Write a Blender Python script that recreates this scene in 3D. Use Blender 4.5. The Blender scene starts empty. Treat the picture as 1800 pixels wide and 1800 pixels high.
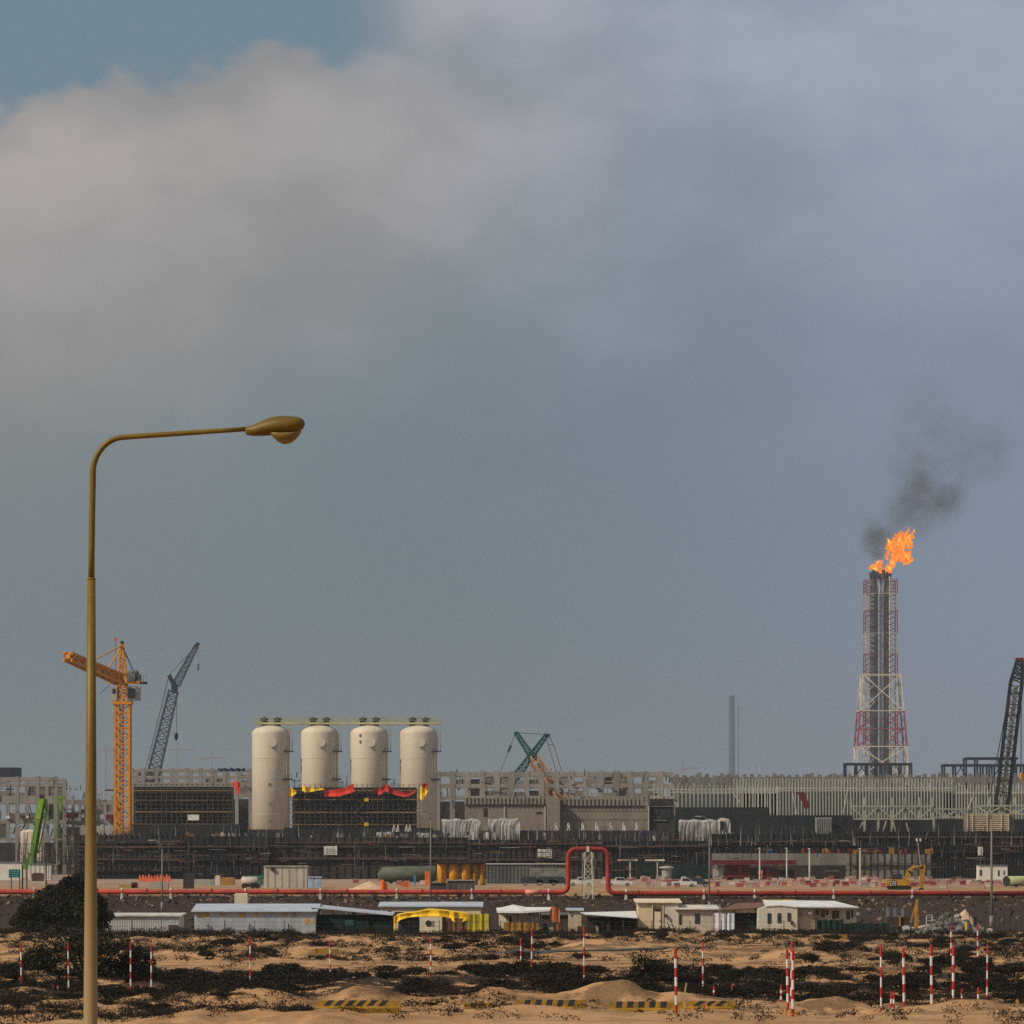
import bpy, math, random
import numpy as np
from math import radians as R, sin, cos, pi
from mathutils import Vector, Matrix

random.seed(7)
C = bpy.context.scene.collection
SC = bpy.context.scene
F = 7200.0            # focal length in pixels of the 1800 px photograph
H = 8.0               # camera height (m)

# ------------------------------------------------------------------ camera, world, sun, exposure
cam = bpy.data.cameras.new('camera')
cam.sensor_width = 36; cam.sensor_fit = 'HORIZONTAL'
cam.lens = 144.0; cam.shift_y = 600 / 1800
cam.clip_start = 0.5; cam.clip_end = 60000
co = bpy.data.objects.new('camera', cam); C.objects.link(co)
co.location = (0, 0, H); co.rotation_euler = (R(90), 0, 0)
SC.camera = co

SUN_AZ = (-0.86, -0.51)          # horizontal direction towards the sun: left and behind the camera
SUN_EL = 40
n_ = math.hypot(*SUN_AZ)
to_sun = Vector((SUN_AZ[0] / n_ * cos(R(SUN_EL)), SUN_AZ[1] / n_ * cos(R(SUN_EL)), sin(R(SUN_EL))))
sl = bpy.data.lights.new('sun', 'SUN'); sl.energy = 4.0; sl.angle = R(5); sl.color = (1.0, 0.88, 0.70)
so = bpy.data.objects.new('sun', sl); C.objects.link(so)
so.rotation_euler = to_sun.to_track_quat('Z', 'Y').to_euler()
so.location = (0, 0, 900)

SC.view_settings.view_transform = 'Standard'
SC.view_settings.look = 'None'
SC.view_settings.exposure = 0.0
SC.view_settings.gamma = 1.0
SC.view_settings.use_curve_mapping = False
SC.cycles.use_denoising = False
SC.cycles.max_bounces = 5
SC.cycles.diffuse_bounces = 2
SC.cycles.glossy_bounces = 2
SC.cycles.volume_bounces = 1
SC.cycles.transparent_max_bounces = 12
SC.cycles.sample_clamp_indirect = 0.8


class NT:
    """small helper for node trees"""
    def __init__(s, tree):
        s.t = tree; s.n = tree.nodes; s.l = tree.links; s.n.clear()
    def new(s, kind, **kw):
        n = s.n.new(kind)
        for k, v in kw.items():
            setattr(n, k, v)
        return n
    def put(s, sock, v):
        if isinstance(v, bpy.types.NodeSocket): s.l.new(v, sock)
        else:
            if hasattr(sock, 'default_value') and not isinstance(v, (int, float)) and len(v) == 3 and sock.type == 'RGBA': v = (*v, 1)
            sock.default_value = v
    def math(s, op, a, b=None, c=None, clamp=False):
        n = s.new('ShaderNodeMath', operation=op, use_clamp=clamp)
        s.put(n.inputs[0], a)
        if b is not None: s.put(n.inputs[1], b)
        if c is not None: s.put(n.inputs[2], c)
        return n.outputs[0]
    def mapr(s, v, a, b, lo=0.0, hi=1.0, smooth=True):
        n = s.new('ShaderNodeMapRange')
        n.interpolation_type = 'SMOOTHSTEP' if smooth else 'LINEAR'
        s.put(n.inputs[0], v); s.put(n.inputs[1], a); s.put(n.inputs[2], b); s.put(n.inputs[3], lo); s.put(n.inputs[4], hi)
        return n.outputs[0]
    def mix(s, f, a, b, mode='MIX'):
        n = s.new('ShaderNodeMix', data_type='RGBA', blend_type=mode)
        s.put(n.inputs[0], f); s.put(n.inputs[6], a); s.put(n.inputs[7], b)
        return n.outputs[2]
    def noise(s, vec, scale, detail=4, rough=0.55, dims='3D'):
        n = s.new('ShaderNodeTexNoise', noise_dimensions=dims)
        if vec is not None: s.put(n.inputs['Vector'], vec)
        n.inputs['Scale'].default_value = scale; n.inputs['Detail'].default_value = detail; n.inputs['Roughness'].default_value = rough
        return n.outputs[0]
    def xyz(s, x=0.0, y=0.0, z=0.0):
        n = s.new('ShaderNodeCombineXYZ')
        s.put(n.inputs[0], x); s.put(n.inputs[1], y); s.put(n.inputs[2], z)
        return n.outputs[0]


def S(r, g, b):
    """sRGB 0..255 to linear"""
    f = lambda c: (c / 255 / 12.92) if c / 255 <= 0.04045 else ((c / 255 + 0.055) / 1.055) ** 2.4
    return (f(r), f(g), f(b))


# the sky: Nishita behind a broken overcast written in azimuth and elevation
W = bpy.data.worlds.new('World'); SC.world = W; W.use_nodes = True
t = NT(W.node_tree)
sky = t.new('ShaderNodeTexSky', sky_type='NISHITA', sun_disc=False)
sky.sun_elevation = R(SUN_EL); sky.sun_rotation = math.atan2(SUN_AZ[0], SUN_AZ[1]); sky.dust_density = 4.0; sky.air_density = 1.2
sky_c = t.mix(1.0, sky.outputs[0], (0.09, 0.09, 0.09), 'MULTIPLY')
tc = t.new('ShaderNodeTexCoord')
sp = t.new('ShaderNodeSeparateXYZ'); t.put(sp.inputs[0], tc.outputs['Generated'])
hor = t.math('SQRT', t.math('ADD', t.math('MULTIPLY', sp.outputs[0], sp.outputs[0]), t.math('MULTIPLY', sp.outputs[1], sp.outputs[1])))
el = t.math('DIVIDE', sp.outputs[2], t.math('MAXIMUM', hor, 0.02))            # tangent of the elevation
az = t.math('ARCTAN2', sp.outputs[0], sp.outputs[1])                          # 0 straight ahead, + to the right
d = tc.outputs['Generated']
v_el = t.xyz(az, t.math('MULTIPLY', el, 1.6), 0.0)
wisp = t.noise(v_el, 14.0, 5, 0.55)
puff = t.noise(v_el, 62.0, 4, 0.5)
big = t.noise(t.xyz(az, el, 3.7), 5.0, 3, 0.5)
# low grey murk that the whole lower sky is made of
low = t.mix(t.mapr(el, 0.0, 0.13), S(105, 120, 129), S(110, 128, 139))
low = t.mix(t.mapr(t.math('ADD', az, t.math('MULTIPLY', big, 0.06)), 0.0, 0.18), low, S(129, 142, 166))
low = t.mix(t.math('MULTIPLY', t.mapr(wisp, 0.42, 0.7), t.mapr(el, 0.05, 0.16, 0.0, 0.45)), low, S(150, 161, 178))
low = t.mix(t.math('MULTIPLY', t.mapr(az, -0.12, 0.0, 0.75, 0.0), t.mapr(el, 0.03, 0.13)), low, S(131, 134, 134))
# lavender veil high in the middle and right
veil = t.math('MULTIPLY', t.mapr(el, 0.11, 0.205), t.mapr(az, -0.075, 0.0))
low = t.mix(t.math('MULTIPLY', veil, t.mapr(wisp, 0.3, 0.62, 0.35, 0.85)), low, S(168, 176, 192))
# clear dark blue gap above the cloud bank
gap_c = S(110, 134, 151)
# the edge of the warm bank: its top climbs to the right, with small billows
edge = t.math('ADD', t.math('MULTIPLY', az, 0.13), 0.2000)
for c_, w_, h_ in ((-0.094, 0.016, 0.0045), (-0.058, 0.015, 0.0075)):
    g_ = t.math('DIVIDE', t.math('SUBTRACT', az, c_), w_)
    edge = t.math('ADD', edge, t.math('MULTIPLY', t.math('POWER', 2.718, t.math('MULTIPLY', t.math('MULTIPLY', g_, g_), -1.0)), h_))
edge = t.math('ADD', edge, t.math('MULTIPLY', t.math('SUBTRACT', puff, 0.5), 0.016))
edge = t.math('ADD', edge, t.math('MULTIPLY', t.math('SUBTRACT', wisp, 0.5), 0.014))
below = t.math('SUBTRACT', edge, el)
bank = t.mapr(t.math('ADD', below, t.math('MULTIPLY', t.math('SUBTRACT', t.noise(v_el, 150.0, 3, 0.5), 0.5), 0.006)), -0.001, 0.0065)
core = t.math('MULTIPLY', t.mapr(below, 0.012, 0.105, 1.0, 0.0), t.mapr(below, 0.0, 0.022, 0.62, 1.0))
left = t.mapr(az, -0.09, 0.07, 1.0, 0.0)
warm = t.mix(t.mapr(wisp, 0.35, 0.65), S(158, 153, 151), S(181, 171, 166))
fade = t.math('MULTIPLY', core, left)
col = t.mix(t.math('MULTIPLY', fade, 0.95), low, warm)
gapm = t.math('MULTIPLY', t.math('SUBTRACT', 1.0, bank), t.mapr(az, -0.045, -0.015, 1.0, 0.0))
gapm = t.math('MULTIPLY', gapm, t.mapr(el, 0.30, 0.55, 1.0, 0.25))
col = t.mix(gapm, col, gap_c)
# higher up the overcast thins and brightens, with the Nishita sky through it
high = t.mapr(el, 0.24, 0.9)
bright = t.mix(t.mapr(t.noise(d, 4.0, 5, 0.6), 0.35, 0.7), (0.33, 0.34, 0.36), (0.20, 0.25, 0.31))
col = t.mix(t.math('MULTIPLY', high, 0.8), col, t.mix(0.35, bright, sky_c))
col = t.mix(t.mapr(el, -0.02, 0.0, 1.0, 0.0), col, S(120, 125, 130))
bg = t.new('ShaderNodeBackground'); t.put(bg.inputs[0], col); bg.inputs[1].default_value = 1.0
# the Nishita sky also tints everything (strength 0.09 is folded in above)
wo = t.new('ShaderNodeOutputWorld'); t.l.new(bg.outputs[0], wo.inputs[0])

# ------------------------------------------------------------------ materials
MATS = {}


def M(name, col, rough=0.85, var=0.25, scale=0.6, metal=0.0, col2=None, spec=0.3, streak=False, emit=None):
    """procedural paint / concrete / cloth with dirt patches of its own"""
    if name in MATS: return MATS[name]
    m = bpy.data.materials.new(name); m.use_nodes = True
    t = NT(m.node_tree)
    g = t.new('ShaderNodeNewGeometry')
    pos = g.outputs['Position']
    if streak:
        mp = t.new('ShaderNodeMapping'); t.put(mp.inputs[0], pos); mp.inputs['Scale'].default_value = (1, 1, 0.12); vec = mp.outputs[0]
    else: vec = pos
    n1 = t.noise(vec, scale, 6, 0.62); n2 = t.noise(pos, scale * 7, 3, 0.6)
    f = t.math('ADD', t.math('MULTIPLY', n1, 0.7), t.math('MULTIPLY', n2, 0.3))
    dark = tuple(c * (1 - var * 1.5) for c in col) if col2 is None else col2
    lite = tuple(min(1, c * (1 + var * 0.7)) for c in col)
    c = t.mix(t.mapr(f, 0.33, 0.66), dark, lite)
    b = t.new('ShaderNodeBsdfPrincipled')
    t.put(b.inputs['Base Color'], c); b.inputs['Roughness'].default_value = rough; b.inputs['Metallic'].default_value = metal
    b.inputs['Specular IOR Level'].default_value = spec
    o = t.new('ShaderNodeOutputMaterial'); t.l.new(b.outputs[0], o.inputs[0])
    MATS[name] = m
    return m


# ------------------------------------------------------------------ mesh helper
class MB:
    def __init__(s): s.v = []; s.f = []; s.m = []; s.mi = 0
    def add(s, vs, fs):
        b = len(s.v); s.v += [tuple(p) for p in vs]
        for f in fs: s.f.append(tuple(i + b for i in f)); s.m.append(s.mi)
        return s
    def box(s, x0, x1, y0, y1, z0, z1):
        vs = [(x, y, z) for z in (z0, z1) for y in (y0, y1) for x in (x0, x1)]
        return s.add(vs, [(0, 2, 3, 1), (4, 5, 7, 6), (0, 1, 5, 4), (2, 6, 7, 3), (0, 4, 6, 2), (1, 3, 7, 5)])
    def pb(s, x0, x1, yt, yb, D, dep):
        """box whose front face is given by photograph pixels at distance D"""
        return s.box(X(x0, D), X(x1, D), D, D + dep, Z(yb, D), Z(yt, D))
    def obox(s, c, size, rz=0.0):
        hx, hy, hz = size[0] / 2, size[1] / 2, size[2] / 2
        vs = []
        for z in (-hz, hz):
            for y in (-hy, hy):
                for x in (-hx, hx):
                    vs.append((c[0] + x * cos(rz) - y * sin(rz), c[1] + x * sin(rz) + y * cos(rz), c[2] + z))
        return s.add(vs, [(0, 2, 3, 1), (4, 5, 7, 6), (0, 1, 5, 4), (2, 6, 7, 3), (0, 4, 6, 2), (1, 3, 7, 5)])
    def bar(s, p, q, w, h=None): return s.tube(p, q, w * 0.7071, None, 4, rot=pi / 4) if h is None else s._bar(p, q, w, h)
    def _frame(s, p, q):
        d = (Vector(q) - Vector(p)); L = d.length; d = d / L if L > 1e-9 else Vector((0, 0, 1))
        a = Vector((0, 0, 1)) if abs(d.z) < 0.95 else Vector((0, 1, 0))
        u = d.cross(a).normalized(); w = u.cross(d).normalized()
        return d, u, w
    def _bar(s, p, q, w, h):
        d, u, k = s._frame(p, q); p = Vector(p); q = Vector(q); vs = []
        for e in (p, q):
            for a, b in ((-1, -1), (1, -1), (1, 1), (-1, 1)): vs.append(e + u * a * w / 2 + k * b * h / 2)
        return s.add(vs, [(0, 1, 2, 3), (7, 6, 5, 4), (0, 4, 5, 1), (1, 5, 6, 2), (2, 6, 7, 3), (3, 7, 4, 0)])
    def tube(s, p, q, r0, r1=None, n=10, rot=0.0, cap=True):
        r1 = r0 if r1 is None else r1
        d, u, k = s._frame(p, q); p = Vector(p); q = Vector(q); vs = []
        for e, r in ((p, r0), (q, r1)):
            for i in range(n):
                a = 2 * pi * i / n + rot; vs.append(e + u * cos(a) * r + k * sin(a) * r)
        fs = [(i, (i + 1) % n, n + (i + 1) % n, n + i) for i in range(n)]
        if cap: fs += [tuple(range(n - 1, -1, -1)), tuple(range(n, 2 * n))]
        return s.add(vs, fs)
    def path(s, pts, r, n=12):
        """swept round tube; r is a number or a list"""
        P = [Vector(p) for p in pts]; rr = r if isinstance(r, (list, tuple)) else [r] * len(P); vs = []
        for i, p in enumerate(P):
            d = (P[min(i + 1, len(P) - 1)] - P[max(i - 1, 0)]).normalized()
            a = Vector((0, 1, 0)); u = d.cross(a).normalized(); k = u.cross(d).normalized()
            for j in range(n):
                an = 2 * pi * j / n; vs.append(p + u * cos(an) * rr[i] + k * sin(an) * rr[i])
        fs = []
        for i in range(len(P) - 1):
            for j in range(n): fs.append((i * n + j, i * n + (j + 1) % n, (i + 1) * n + (j + 1) % n, (i + 1) * n + j))
        fs += [tuple(range(n - 1, -1, -1)), tuple(range((len(P) - 1) * n, len(P) * n))]
        return s.add(vs, fs)
    def lathe(s, cx, cy, prof, n=32):
        vs = []
        for r, z in prof:
            for i in range(n): vs.append((cx + r * cos(2 * pi * i / n), cy + r * sin(2 * pi * i / n), z))
        fs = []
        for k in range(len(prof) - 1):
            for i in range(n): fs.append((k * n + i, k * n + (i + 1) % n, (k + 1) * n + (i + 1) % n, (k + 1) * n + i))
        fs += [tuple(range(n - 1, -1, -1)), tuple(range((len(prof) - 1) * n, len(prof) * n))]
        return s.add(vs, fs)
    def prism(s, pts, y0, y1):
        """polygon given as (x, z), extruded along y"""
        n = len(pts); vs = [(x, y0, z) for x, z in pts] + [(x, y1, z) for x, z in pts]
        return s.add(vs, [tuple(range(n)), tuple(range(2 * n - 1, n - 1, -1))] + [(i, n + i, n + (i + 1) % n, (i + 1) % n) for i in range(n)])
    def lattice(s, p, q, w0, w1, n, leg, brace, up=None):
        """square lattice boom from p to q, width w0 -> w1"""
        d, u, k = s._frame(p, q); p = Vector(p); q = Vector(q)
        ring = []
        for i in range(n + 1):
            f = i / n; c = p.lerp(q, f); w = (w0 + (w1 - w0) * f) / 2
            ring.append([c + u * a * w + k * b * w for a, b in ((-1, -1), (1, -1), (1, 1), (-1, 1))])
        for j in range(4):
            s.bar(ring[0][j], ring[n][j], leg)
            for i in range(n):
                a, b = (j, (j + 1) % 4) if i % 2 else ((j + 1) % 4, j)
                s.bar(ring[i][a], ring[i + 1][b], brace)
                if i: s.bar(ring[i][j], ring[i][(j + 1) % 4], brace)
        return s
    def build(s, name, mats, parent=None, smooth=False):
        me = bpy.data.meshes.new(name)
        o_ = Vector(parent_loc(parent)) if parent else Vector((0, 0, 0))
        me.from_pydata([tuple(Vector(p) - o_) for p in s.v], [], s.f)
        mats = mats if isinstance(mats, (list, tuple)) else [mats]
        for m in mats: me.materials.append(m)
        if len(mats) > 1: me.polygons.foreach_set('material_index', s.m)
        if smooth: me.polygons.foreach_set('use_smooth', [len(f) <= 4 for f in s.f])
        me.update()
        o = bpy.data.objects.new(name, me); C.objects.link(o)
        if parent: o.parent = parent
        return o


def parent_loc(p):
    l = Vector(p.location)
    while p.parent: p = p.parent; l += Vector(p.location)
    return l


def X(px, D): return (px - 900) * D / F
def Z(py, D): return H + (1500 - py) * D / F
def P(px, py, D): return (X(px, D), D, Z(py, D))


def tag(o, label, cat, group=None, kind=None):
    o['label'] = label; o['category'] = cat
    if group: o['group'] = group
    if kind: o['kind'] = kind
    return o


def thing(name, label, cat, loc, group=None, kind=None):
    o = bpy.data.objects.new(name, None); C.objects.link(o); o.location = loc; o.empty_display_size = 0.5
    return tag(o, label, cat, group, kind)


def dup(root, loc, label=None, rz=None, scale=None, group=None):
    r = root.copy(); C.objects.link(r); r.location = loc
    if label: r['label'] = label
    if group: r['group'] = group
    if rz is not None: r.rotation_euler = (0, 0, rz)
    if scale is not None: r.scale = scale
    for ch in list(root.children):
        c = ch.copy(); C.objects.link(c); c.parent = r
        for g in list(ch.children):
            e = g.copy(); C.objects.link(e); e.parent = c
    return r


def solo(mb, name, mats, label, cat, loc, group=None, kind=None, smooth=False):
    """a thing that is one mesh, with its origin at its base"""
    mb.v = [tuple(Vector(p) - Vector(loc)) for p in mb.v]
    o = mb.build(name, mats, None, smooth); o.location = loc
    return tag(o, label, cat, group, kind)


# ------------------------------------------------------------------ terrain
def vnoise(x, y, seed=0):
    xi = np.floor(x).astype(np.int64); yi = np.floor(y).astype(np.int64); fx = x - xi; fy = y - yi
    fx = fx * fx * (3 - 2 * fx); fy = fy * fy * (3 - 2 * fy)
    def h(a, b):
        n = (a * 374761393 + b * 668265263 + seed * 982451653) & 0x7fffffff
        n = ((n ^ (n >> 13)) * 1274126177) & 0x7fffffff
        return ((n ^ (n >> 16)) & 0xffff) / 65535.0
    return (h(xi, yi) * (1 - fx) + h(xi + 1, yi) * fx) * (1 - fy) + (h(xi, yi + 1) * (1 - fx) + h(xi + 1, yi + 1) * fx) * fy


def fbm(x, y, seed=0, o=4):
    s = 0; a = 0.5; tot = 0
    for i in range(o):
        s = s + a * vnoise(x * 2 ** i + 17.3 * i, y * 2 ** i + 9.1 * i, seed + i); tot += a; a *= 0.5
    return s / tot


def ss(a, b, x):
    tt = np.clip((x - a) / (b - a), 0, 1); return tt * tt * (3 - 2 * tt)


def road_y(x): return 331 + 0.95 * np.clip(x, -40, 140)            # centre line of the little asphalt road


def amp(x, y):
    """how bumpy the sand is"""
    px = 900 + x / np.maximum(y, 1) * F
    a = 0.25 + 0.75 * ss(200, 216, y)
    near_l = (1 - ss(560, 760, px)) * (1 - ss(235, 250, y)); a = np.maximum(a, 0.9 * near_l)
    track = ss(258, 265, y) * (1 - ss(302, 314, y)) * (1 - ss(1350, 1480, px))
    a = a * (1 - 0.95 * track)
    road = (1 - ss(3.5, 9, np.abs(y - road_y(x)))) * ss(880, 990, px) * (1 - ss(1500, 1700, px))
    a = a * (1 - 0.92 * road)
    a = a * (1 - 0.85 * ss(392, 406, y))
    a = a * ss(60, 150, y)
    return a


MOUNDS = [(655, 1757, 2.6, 1.6, 1.05), (1450, 1762, 3.5, 2.0, 0.5), (930, 1785, 3.2, 2.5, 0.45), (470, 1765, 3, 2.2, 0.7),
          (1690, 1777, 3.5, 2, 0.45), (150, 1770, 3, 2, 0.6), (1100, 1763, 1.2, 1.5, 0.7), (885, 1768, 1.3, 1.5, 0.75), (1040, 1762, 1.2, 1.4, 0.6)]


def hgt(x, y):
    x = np.asarray(x, float); y = np.asarray(y, float)
    a = amp(x, y)
    h = a * (1.7 * (fbm(x / 8, y / 13, 3) - 0.52) + 0.75 * (fbm(x / 2.1, y / 3.6, 11) - 0.5))
    for px, py, rx, ry, hh in MOUNDS:
        D = 57600.0 / (py - 1500); mx = (px - 900) * D / F
        h = h + hh * np.exp(-(((x - mx) / rx) ** 2 + ((y - D) / ry) ** 2))
    bank = 1.7 * ss(584, 607, y)
    h = h * (1 - ss(404, 440, y)) + bank + ss(580, 590, y) * (1 - ss(606, 612, y)) * 0.7 * (fbm(x / 1.6, y / 1.6, 5) - 0.5)
    return h


def hz(x, y): return float(hgt(np.array([x]), np.array([y]))[0])


def build_ground():
    ds = np.concatenate([np.linspace(3, 150, 30)[:-1], np.linspace(150, 265, 330)[:-1], np.linspace(265, 415, 230)[:-1],
                         np.linspace(415, 580, 30)[:-1], np.linspace(580, 615, 60)[:-1], np.geomspace(615, 15000, 40)])
    an = np.concatenate([np.linspace(-pi, -0.17, 45)[:-1], np.linspace(-0.17, 0.17, 460)[:-1], np.linspace(0.17, pi, 45)])
    A, Dm = np.meshgrid(an, ds); x = Dm * np.sin(A); y = Dm * np.cos(A)
    # one strip of terrain across the whole view, the same bumps wherever one stands
    h = hgt(x, y)
    nr, nc = A.shape
    co_ = np.stack([x, y, h], -1).reshape(-1, 3)
    i = np.arange(nr * nc).reshape(nr, nc)
    q = np.stack([i[:-1, :-1], i[:-1, 1:], i[1:, 1:], i[1:, :-1]], -1).reshape(-1, 4)
    me = bpy.data.meshes.new('ground')
    vs = [tuple(p) for p in co_] + [(0, 0, 0)]
    c = nr * nc
    fs = [tuple(f) for f in q] + [(c, int(i[0, j + 1]), int(i[0, j])) for j in range(nc - 1)]
    me.from_pydata(vs, [], fs)
    me.polygons.foreach_set('use_smooth', [True] * len(me.polygons))
    m = bpy.data.materials.new('desert_sand'); m.use_nodes = True; t = NT(m.node_tree)
    g = t.new('ShaderNodeNewGeometry'); p = g.outputs['Position']; sp = t.new('ShaderNodeSeparateXYZ'); t.put(sp.inputs[0], p)
    n1 = t.noise(p, 0.09, 5, 0.6); n2 = t.noise(p, 0.8, 6, 0.65); n3 = t.noise(p, 5.5, 4, 0.7); n4 = t.noise(p, 0.3, 5, 0.6)
    sand = t.mix(t.mapr(n1, 0.35, 0.65), (0.365, 0.205, 0.096), (0.455, 0.270, 0.135))
    sand = t.mix(t.mapr(n2, 0.45, 0.72, 0, 0.55), sand, (0.27, 0.145, 0.062))
    sand = t.mix(t.mapr(n3, 0.55, 0.75, 0, 0.5), sand, (0.20, 0.11, 0.05))
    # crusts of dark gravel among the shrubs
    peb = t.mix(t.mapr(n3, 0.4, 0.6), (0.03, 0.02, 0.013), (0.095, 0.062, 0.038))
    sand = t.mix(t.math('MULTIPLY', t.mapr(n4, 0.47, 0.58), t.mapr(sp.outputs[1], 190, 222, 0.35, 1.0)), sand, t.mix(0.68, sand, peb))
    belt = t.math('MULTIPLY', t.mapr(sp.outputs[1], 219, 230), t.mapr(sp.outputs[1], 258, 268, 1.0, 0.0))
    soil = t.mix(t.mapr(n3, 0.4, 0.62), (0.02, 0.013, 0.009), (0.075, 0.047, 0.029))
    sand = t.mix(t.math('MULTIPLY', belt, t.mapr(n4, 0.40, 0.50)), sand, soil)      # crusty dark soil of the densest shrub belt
    # the dark stony bank under the pipeline, and the stony yard in front of it
    yj = t.math('ADD', sp.outputs[1], t.math('MULTIPLY', t.math('SUBTRACT', n4, 0.5), 14))
    bank = t.math('MULTIPLY', t.mapr(yj, 410, 424), t.mapr(yj, 604, 611, 1, 0))
    rock = t.mix(t.mapr(n3, 0.42, 0.66), (0.026, 0.017, 0.013), (0.080, 0.052, 0.040))
    rock = t.mix(t.mapr(n2, 0.58, 0.7), rock, (0.13, 0.09, 0.07))
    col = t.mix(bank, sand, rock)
    # the construction yard beyond: paler, greyer dust
    col = t.mix(t.mapr(yj, 660, 900), col, t.mix(t.mapr(n1, 0.4, 0.6), (0.25, 0.175, 0.125), (0.34, 0.25, 0.185)))
    b = t.new('ShaderNodeBsdfPrincipled'); t.put(b.inputs['Base Color'], col); b.inputs['Roughness'].default_value = 0.95; b.inputs['Specular IOR Level'].default_value = 0.1
    bp = t.new('ShaderNodeBump'); bp.inputs['Strength'].default_value = 0.7; bp.inputs['Distance'].default_value = 0.25
    t.put(bp.inputs['Height'], t.math('ADD', t.math('MULTIPLY', n2, 0.6), t.math('MULTIPLY', n3, 0.4))); t.l.new(bp.outputs[0], b.inputs['Normal'])
    o = t.new('ShaderNodeOutputMaterial'); t.l.new(b.outputs[0], o.inputs[0])
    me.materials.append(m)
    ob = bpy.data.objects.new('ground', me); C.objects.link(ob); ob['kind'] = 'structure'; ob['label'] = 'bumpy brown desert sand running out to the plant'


build_ground()

# the narrow asphalt road that crosses the sand
rd = MB(); xs = np.linspace(-6, 46, 60)
for k in range(len(xs) - 1):
    q = []
    for x_, o_ in ((xs[k], -2.6), (xs[k + 1], -2.6), (xs[k + 1], 2.6), (xs[k], 2.6)):
        y_ = float(road_y(x_)) + o_; q.append((x_, y_, hz(x_, y_) + 0.06))
    rd.add(q, [(0, 1, 2, 3)])
o = rd.build('road', M('asphalt', (0.05, 0.05, 0.052), 0.9, 0.3, 0.8)); o['kind'] = 'structure'; o['label'] = 'narrow grey asphalt road across the sand'

# ------------------------------------------------------------------ haze over everything
hzb = MB().box(-16500, 16500, -16500, 16500, -2.0, 450)
m = bpy.data.materials.new('dusty_air'); m.use_nodes = True; t = NT(m.node_tree)
pv = t.new('ShaderNodeVolumePrincipled'); pv.inputs['Color'].default_value = (0.66, 0.77, 0.82, 1); pv.inputs['Density'].default_value = 0.75e-4
pv.inputs['Anisotropy'].default_value = 0.6
o = t.new('ShaderNodeOutputMaterial'); t.l.new(pv.outputs[0], o.inputs['Volume'])
ho = hzb.build('haze', m); ho['kind'] = 'stuff'; ho['label'] = 'thin dusty haze over the desert plant'

# ------------------------------------------------------------------ far plant
G = 1.7               # level of the plant's ground
CONC = M('precast_concrete', (0.235, 0.218, 0.195), 0.9, 0.22, 0.25, streak=True)
CONC2 = M('grey_concrete', (0.17, 0.158, 0.14), 0.9, 0.25, 0.2, streak=True)
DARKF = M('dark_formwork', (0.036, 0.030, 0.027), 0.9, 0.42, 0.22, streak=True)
DARKB = M('blue_black_formwork', (0.016, 0.018, 0.021), 0.9, 0.4, 0.3, streak=True)
BROWN = M('rusty_ledge', (0.085, 0.045, 0.033), 0.9, 0.3, 0.4)
BLACK = M('black_steel', (0.018, 0.018, 0.02), 0.7, 0.2, 0.5)
PALE = M('pale_primed_steel', (0.43, 0.43, 0.37), 0.7, 0.15, 0.4)
PALEG = M('grey_green_steel', (0.29, 0.29, 0.225), 0.75, 0.2, 0.3)
NAVY = M('navy_steel', (0.020, 0.028, 0.05), 0.6, 0.2, 0.4)
CREAM = M('silo_paint', (0.52, 0.455, 0.355), 0.55, 0.09, 0.12, streak=True)
ORANGE = M('crane_orange', (0.62, 0.232, 0.000), 0.6, 0.2, 0.8)
YELLOW = M('site_yellow', (0.62, 0.36, 0.02), 0.6, 0.2, 0.8)
WHITE = M('dusty_white', (0.58, 0.55, 0.50), 0.7, 0.12, 0.5)
RED = M('signal_red', (0.55, 0.025, 0.015), 0.5, 0.15, 0.8)
DRED = M('dark_red_steel', (0.105, 0.008, 0.009), 0.6, 0.25, 0.5)
GREYB = M('grey_box_paint', (0.30, 0.28, 0.245), 0.7, 0.15, 0.4)
TEAL = M('crane_teal', (0.010, 0.085, 0.085), 0.55, 0.2, 0.5)
RUBBER = M('rubber', (0.02, 0.02, 0.02), 0.9, 0.2, 2)
GLASS = M('window_glass', (0.02, 0.035, 0.045), 0.15, 0.1, 1, spec=0.6)
GNET = M('green_shade_net', (0.006, 0.024, 0.02), 0.95, 0.3, 0.5)
TARP_Y = M('yellow_tarp', (0.78, 0.48, 0.015), 0.65, 0.12, 0.7)
TARP_R = M('red_tarp', (0.66, 0.035, 0.012), 0.65, 0.15, 0.7)
WRAP = M('white_wrapping', (0.31, 0.30, 0.29), 0.6, 0.3, 0.35)


def px_sheet(mb, cols, D, wav=0.6, thick=0.12):
    """a cloth hung in folds: cols = [(px, top py, bottom py)], folds run in depth; closed, with a real thickness"""
    n = len(cols); vs = []
    for side in (0, 1):
        for i, (px, a, b) in enumerate(cols):
            y = D + wav * (sin(i * 1.9 + px) * .4 + sin(i * .8 + px * .37) * .6) + side * thick
            vs.append((X(px, D), y, Z(a, D))); vs.append((X(px, D), y + 0.3 * wav, Z((a + b) / 2, D))); vs.append((X(px, D), y - 0.2 * wav, Z(b, D)))
    fs = []
    for i in range(n - 1):
        for j in (0, 1):
            a = 3 * i + j; fs.append((a, a + 3, a + 4, a + 1)); k = 3 * n + a; fs.append((k, k + 1, k + 4, k + 3))
        a = 3 * i; fs.append((a, 3 * n + a, 3 * n + a + 3, a + 3)); a += 2; fs.append((a, a + 3, 3 * n + a + 3, 3 * n + a))
    for a in (0, 3 * (n - 1)):
        fs.append((a, a + 1, 3 * n + a + 1, 3 * n + a)); fs.append((a + 1, a + 2, 3 * n + a + 2, 3 * n + a + 1))
    return mb.add(vs, fs)


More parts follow.
